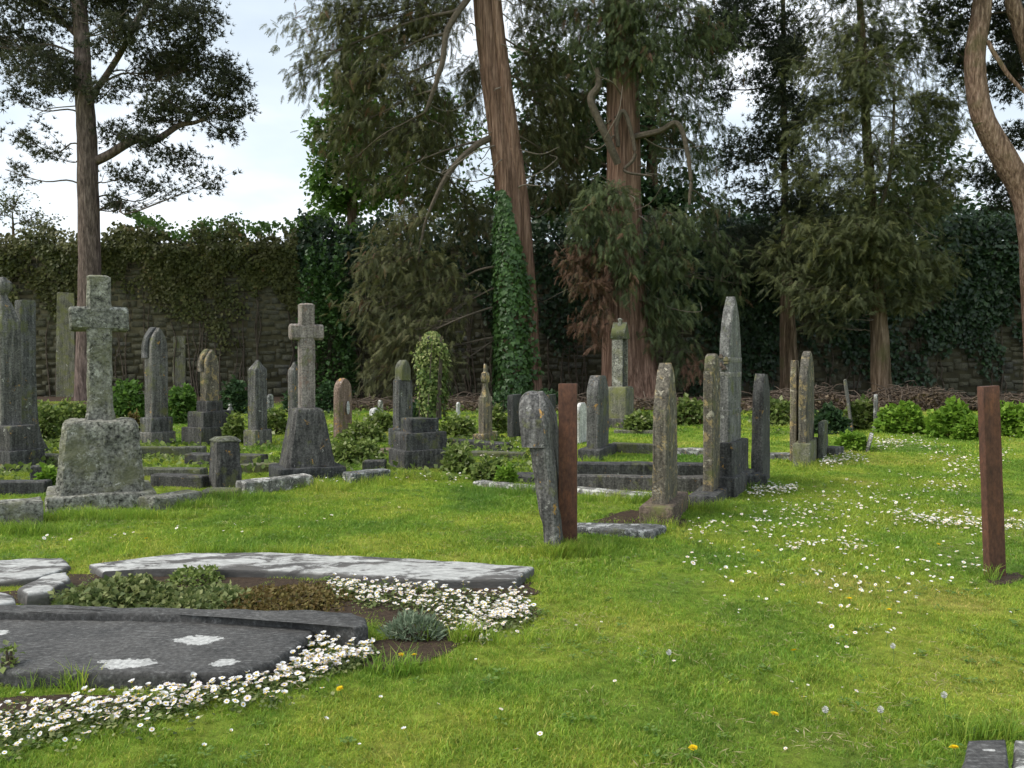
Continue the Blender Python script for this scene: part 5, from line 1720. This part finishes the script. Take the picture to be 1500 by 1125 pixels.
gn_scatter('lawn_weeds', 'small clover and plantain rosettes in the turf', np.column_stack([rp, gz(rp[:, 0], rp[:, 1])]), rng.uniform(0, 6.28, len(rp)), rng.uniform(.6, 1.15, len(rp)), rng.integers(0, 3, len(rp)), RT)
TT = []
for i in range(3):
    q_ = np.random.default_rng(290 + i)
    g_ = Geo()
    n_ = 16
    scatter(g_, *t_leaf(.035, .0), np.column_stack([q_.normal(size=(n_, 2)) * .05, q_.uniform(.02, .036, n_)]), frames(np.column_stack([q_.normal(size=(n_, 2)), q_.normal(size=n_) * .2]), np.array([[0, 0, 1.]]) + q_.normal(size=(n_, 3)) * .3), q_.uniform(.02, .05, n_), q_.uniform(0, 1, n_))
    TT.append(bpy.data.objects.new('thatch_template', g_.mesh('thatch', M['lf_thatch'])))
rp = lawn_points(2.4, 11, 45)
rp = rp[fbm(rp[:, 0], rp[:, 1], 1.3, 7.1) > rng.uniform(-.3, 1.1, len(rp))]
gn_scatter('grass_clippings', 'dry straw-coloured clippings lying in the turf', np.column_stack([rp, gz(rp[:, 0], rp[:, 1])]), rng.uniform(0, 6.28, len(rp)), rng.uniform(.7, 1.4, len(rp)), rng.integers(0, 3, len(rp)), TT)

# longer grass left unmown round the feet of stones and posts
def long_grass():
    T = [tuft(260 + i, 26, .05, .06, .17, .0028, M['grass']) for i in range(4)]
    P = []
    spots = [(832, 812, 26, 90), (812, 814, 22, 70), (848, 812, 14, 40), (975, 772, 34, 60), (1040, 746, 28, 50), (1115, 716, 30, 60), (1185, 686, 20, 40), (1461, 850, 22, 30),
             (160, 760, 120, 200), (270, 742, 60, 90), (330, 732, 60, 80), (450, 716, 70, 100), (590, 700, 70, 120), (30, 782, 70, 90), (540, 708, 40, 60), (760, 722, 60, 80), (930, 734, 70, 70),
             (390, 812, 160, 60), (650, 940, 120, 40), (60, 1004, 120, 60), (1440, 1080, 50, 14), (860, 676, 50, 60), (600, 984, 60, 20), (880, 812, 20, 20)]
    for (u, v, ru, n) in spots:
        for i in range(n):
            g = ground(u + rng.normal() * ru * .6, v + rng.normal() * 2.5)
            P.append((g.x, g.y, g.z))
    P = np.array(P)
    P = P[on_lawn(P[:, :2])]
    gn_scatter('grass', 'longer unmown grass tufts around stones and posts', P, rng.uniform(0, 6.28, len(P)), rng.uniform(.5, 1.15, len(P)), rng.integers(0, 4, len(P)), T)
long_grass()

# ------------------------------------------------------------------ daisies and dandelions
def daisy_mesh(seed, petal, h):
    q = np.random.default_rng(seed)
    g = Geo()
    tx, ty = q.normal(size=2) * .012
    tube(g, spline([(0, 0, -.01), (tx * .3, ty * .3, h * .5), (tx, ty, h)], 4), [.0012] * 4, 4, mat=2)
    n = 13
    R0 = .0155 * q.uniform(.8, 1.15) * (.8 if seed % 3 == 2 else 1)
    tilt = q.normal(size=2) * .35
    def tp(x, y, z):
        return (tx + x, ty + y, h + z + tilt[0] * x + tilt[1] * y)
    V, f = [], []
    for i in range(n):
        a = 2 * math.pi * i / n
        da = math.pi / n * .95
        c = .0015 + q.uniform(-.0012, .0012) + (.007 if seed % 3 == 2 else 0)
        V += [tp(.0035 * math.cos(a), .0035 * math.sin(a), .001), tp(R0 * .75 * math.cos(a - da), R0 * .75 * math.sin(a - da), c), tp(R0 * math.cos(a), R0 * math.sin(a), c + .001), tp(R0 * .75 * math.cos(a + da), R0 * .75 * math.sin(a + da), c)]
        f.append((4 * i, 4 * i + 1, 4 * i + 2, 4 * i + 3))
    g.add(V, f, .5, 0)
    m = 8
    a = np.linspace(0, 2 * np.pi, m, endpoint=False)
    V = [tp(.0052 * math.cos(t), .0052 * math.sin(t), .0012) for t in a] + [tp(.0028 * math.cos(t), .0028 * math.sin(t), .0036) for t in a] + [tp(0, 0, .0042)]
    i = np.arange(m); j = (i + 1) % m
    g.add(V, np.column_stack([i, j, j + m, i + m]), .5, 1)
    b = g.n - len(V)
    g.f.append((np.column_stack([i + m, j + m, np.full(m, 2 * m)]) + b).astype(np.int32)); g.r.append(np.full(m, .5, np.float32)); g.m.append(np.full(m, 1, np.int32))
    return g.mesh('daisy', [M[petal], M['yolk'], M['stem']])
DZ = [daisy_mesh(300 + i, 'petal' if i % 3 else 'petal_pink', (.04, .055, .07, .05, .06, .045)[i]) for i in range(6)]
DZT = []
for me in DZ:
    DZT.append(bpy.data.objects.new('daisy_template', me))

def band(uvs, n, sv):
    """points scattered round a polyline of photo pixels (u, v, half width in v)"""
    out = []
    uvs = np.array(uvs, float)
    L = np.concatenate([[0], np.cumsum(np.hypot(np.diff(uvs[:, 0]), np.diff(uvs[:, 1]) * 3))])
    for t in rng.uniform(0, L[-1], n):
        u, v, w = (np.interp(t, L, uvs[:, k]) for k in range(3))
        g = ground(u + rng.normal() * 6, v + rng.normal() * w * sv)
        out.append((g.x, g.y, g.z))
    return np.array(out)

drifts = [
    ('white daisy in the thick drift in front of the dark ledger slab', 'daisies before the dark ledger',
     np.concatenate([band([(-20, 1095, 20), (150, 1068, 20), (320, 1035, 16), (480, 1000, 12)], 110, .8), band([(395, 1003, 10), (460, 985, 14), (540, 962, 10)], 170, .6), band([(430, 962, 8), (470, 948, 9), (520, 936, 5)], 110, .6), band([(-30, 1075, 22), (90, 1060, 20), (200, 1045, 18), (300, 1018, 18), (420, 990, 16), (500, 972, 14), (545, 962, 8)], 520, .55), band([(20, 1000, 6), (200, 1000, 8), (330, 1000, 10), (400, 975, 10), (470, 940, 8)], 230, .6)])),
    ('pinkish white daisy in the drift at the right end of the grave plot', 'daisies at the end of the grave plot',
     np.concatenate([band([(480, 868, 12), (600, 880, 18), (700, 892, 26), (770, 895, 18)], 470, .6), band([(650, 918, 10), (700, 922, 14), (765, 895, 22)], 260, .6)])),
]
flat = [(0, band([(60, 885, 2), (340, 893, 3), (520, 880, 6)], 16, .5))]
rest = []
rest.append(band([(372, 722, 3), (455, 712, 3), (560, 704, 4), (680, 705, 8)], 120, .6))
rest.append(band([(1100, 726, 7), (1130, 722, 7), (1168, 720, 5)], 230, .6))
rest.append(band([(1205, 684, 6), (1235, 674, 9), (1262, 676, 5)], 230, .6))
rest.append(band([(1284, 656, 6), (1305, 652, 7), (1332, 655, 4)], 190, .6))
rest.append(band([(1310, 762, 5), (1380, 770, 9), (1440, 772, 10), (1530, 775, 12)], 420, .6))
rest.append(band([(1150, 806, 6), (1192, 803, 6)], 32, .5))
rest.append(band([(1225, 808, 12), (1270, 800, 12)], 34, .6))
rest.append(band([(1330, 640, 12), (1420, 690, 16), (1480, 660, 14)], 300, .8))
rest.append(band([(1100, 770, 20), (1250, 740, 26), (1420, 720, 24)], 420, .8))
rest.append(band([(1010, 780, 12), (1090, 770, 14)], 40, .7))
rest.append(band([(130, 620, 8), (1210, 620, 8)], 60, .7))
rest.append(band([(700, 690, 12), (800, 640, 12)], 60, .8))
rest.append(band([(20, 800, 10), (300, 780, 10), (600, 745, 10)], 30, .8))
rest.append(band([(1000, 830, 30), (1300, 860, 50), (1480, 800, 30)], 200, .8))
lawnd = [(938, 955), (878, 920), (845, 922), (1265, 935), (1280, 930), (1292, 926), (1300, 932), (1250, 936), (1285, 924), (1240, 938), (1310, 928), (1225, 950), (1243, 958), (1340, 965), (1198, 970), (600, 1087), (525, 1104), (388, 1104), (470, 1068),
         (1205, 1050), (1160, 1010), (1180, 1012), (1172, 1020), (1183, 1034), (1240, 1015), (1252, 1022), (1365, 1037), (1160, 1075), (1155, 1102), (1250, 1124), (1430, 925), (1420, 860), (980, 862), (700, 975), (660, 972), (580, 985), (640, 1040), (560, 1035),
         (1060, 920), (1110, 880), (1180, 885), (1230, 870), (1300, 880), (1080, 905), (1140, 858), (1170, 868), (1195, 850), (1230, 842), (1360, 905), (1480, 905), (900, 1005), (985, 975), (730, 1050), (760, 1110), (790, 1090), (300, 1110), (330, 1080), (430, 1040), (450, 1020)]
lawnp = np.array([tuple(ground(u, v)) for u, v in lawnd])

def put_daisy(p, label, group):
    k = int(rng.integers(0, 6))
    if 'pinkish' in label and rng.uniform() < .6:
        k = 3 * (k % 2)
    me = DZ[k]
    o = link('daisy', me, None, p)
    o.rotation_euler = (rng.normal() * .22, rng.normal() * .22, rng.uniform(0, 6.28))
    s = rng.uniform(.6, 1.1) * (.8 if 'lawn' in label else 1)
    o.scale = (s, s, s)
    tag(o, label, 'flower', group)
def not_on_slab(p, polys=NOGRASS):
    k = np.ones(len(p), bool)
    for poly in polys:
        k &= ~inside(p[:, :2], poly)
    return p[k]
# the 300 that show largest as flowers of their own, the others as one mass
extra = []
for (lab, grp, P), take in zip(drifts, (165, 80)):
    P = not_on_slab(P)
    P = P[np.argsort(P[:, 1])]
    for p in P[:take]:
        put_daisy(p, lab, grp)
    extra.append(P[take:])
for p in not_on_slab(lawnp):
    put_daisy(p, 'single white daisy dotted over the open lawn', 'daisies on the lawn')
mass = np.concatenate(extra + [not_on_slab(r) for r in rest])
gn_scatter('daisy_drift', 'drifts of white daisies across the far lawn and plot', mass, rng.uniform(0, 6.28, len(mass)), rng.uniform(.7, 1.35, len(mass)) * (1 + .02 * np.clip(mass[:, 1] - 8, 0, 20)), rng.integers(0, 6, len(mass)), DZT, tilt=rng.normal(size=(len(mass), 2)) * .2)

# daisy leaves under the drifts
def drift_leaves():
    P = np.concatenate([drifts[0][2], drifts[1][2]])
    P = np.repeat(not_on_slab(P), 5, axis=0)
    n = len(P)
    P = P + np.column_stack([rng.normal(size=(n, 2)) * .035, rng.uniform(.004, .03, n)])
    P = not_on_slab(P)
    n = len(P)
    g = Geo()
    scatter(g, *LEAF, P, frames(rng.normal(size=(n, 3)) * np.array([1, 1, .3]) + np.array([0, 0, .35]), np.array([[0, 0, 1.]]) + rng.normal(size=(n, 3)) * .3), rng.uniform(.015, .035, n), rng.uniform(0, 1, n))
    tag(g.build('daisy_leaves', M['lf_ground']), 'small green leaves under the daisy drifts', None, None, 'stuff')
drift_leaves()

def dandelion_mesh():
    q = np.random.default_rng(9)
    g = Geo()
    h = .05
    tube(g, [(0, 0, -.01), (.002, 0, h * .5), (0, .001, h)], [.002] * 3, 5, mat=1)
    n = 60
    V, f = [], []
    for i in range(n):
        a = i * 2.4
        r = .019 * math.sqrt((i + 1) / n) * q.uniform(.85, 1.1)
        z = h + .007 * (1 - (i / n) ** 2) + .002
        w = .10 + .06
        V += [(r * .25 * math.cos(a), r * .25 * math.sin(a), h), (r * math.cos(a - w), r * math.sin(a - w), z), (r * 1.08 * math.cos(a), r * 1.08 * math.sin(a), z), (r * math.cos(a + w), r * math.sin(a + w), z)]
        f.append((4 * i, 4 * i + 1, 4 * i + 2, 4 * i + 3))
    g.add(V, f, .5, 0)
    return g.mesh('dandelion', [M['dandelion'], M['stem']])
DM = dandelion_mesh()
for (u, v, lab) in [(502, 1022, 'large yellow dandelion at the edge of the daisies before the ledger'), (585, 972, 'yellow dandelion on the grass rim beside the bare soil'), (607, 974, 'orange-yellow dandelion just right of the one beside bare soil'),
                    (1166, 967, 'yellow dandelion in the middle of the near lawn'), (1372, 805, 'yellow dandelion on the lawn left of the leaning rusty post'), (1132, 1062, 'yellow dandelion beside small daisies on the near lawn'),
                    (1015, 1112, 'yellow dandelion at the bottom edge of the lawn'), (1400, 1114, 'yellow dandelion touching the corner stone at bottom right'), (1108, 815, 'small yellow dandelion on the lawn right of the brown plinth'),
                    (1302, 905, 'small yellow dandelion left of the leaning rusty post base'), (742, 905, 'yellow dandelion among the pinkish daisies'), (1245, 888, 'faint yellow dandelion in the middle lawn'), (215, 797, 'yellow dandelion on the grass behind the white-crusted slab')]:
    o = link('dandelion', DM, None, ground(u, v))
    o.rotation_euler = (rng.normal() * .15, rng.normal() * .15, rng.uniform(0, 6))
    tag(o, lab, 'flower', 'dandelions')

# dandelion seed heads
def clock_mesh():
    q = np.random.default_rng(10)
    g = Geo()
    h = .10
    tube(g, [(0, 0, -.01), (.006, 0, h * .5), (0, .004, h)], [.0018] * 3, 4, mat=1)
    d = unit(70, q)
    scatter(g, np.array([(0, 0, 0), (1, -.16, 0), (1, .16, 0)]), np.array([[0, 1, 2]]), np.tile([0, .004, h + .006], (70, 1)), frames(d), np.full(70, .015), np.full(70, .5))
    return g.mesh('seed_head', [M['clock'], M['stem']])
CM = clock_mesh()
for (u, v, lab) in [(1209, 1075, 'fluffy dandelion seed head left of the corner stone'), (1290, 1075, 'fluffy seed head nearest above the corner stone'), (980, 985, 'small seed head on the left part of the near lawn'), (1383, 1052, 'pale seed head right of centre on the near lawn'), (1308, 975, 'pale seed head in the middle of the right lawn')]:
    o = link('dandelion_seed_head', CM, None, ground(u, v))
    tag(o, lab, 'flower', 'dandelion seed heads')
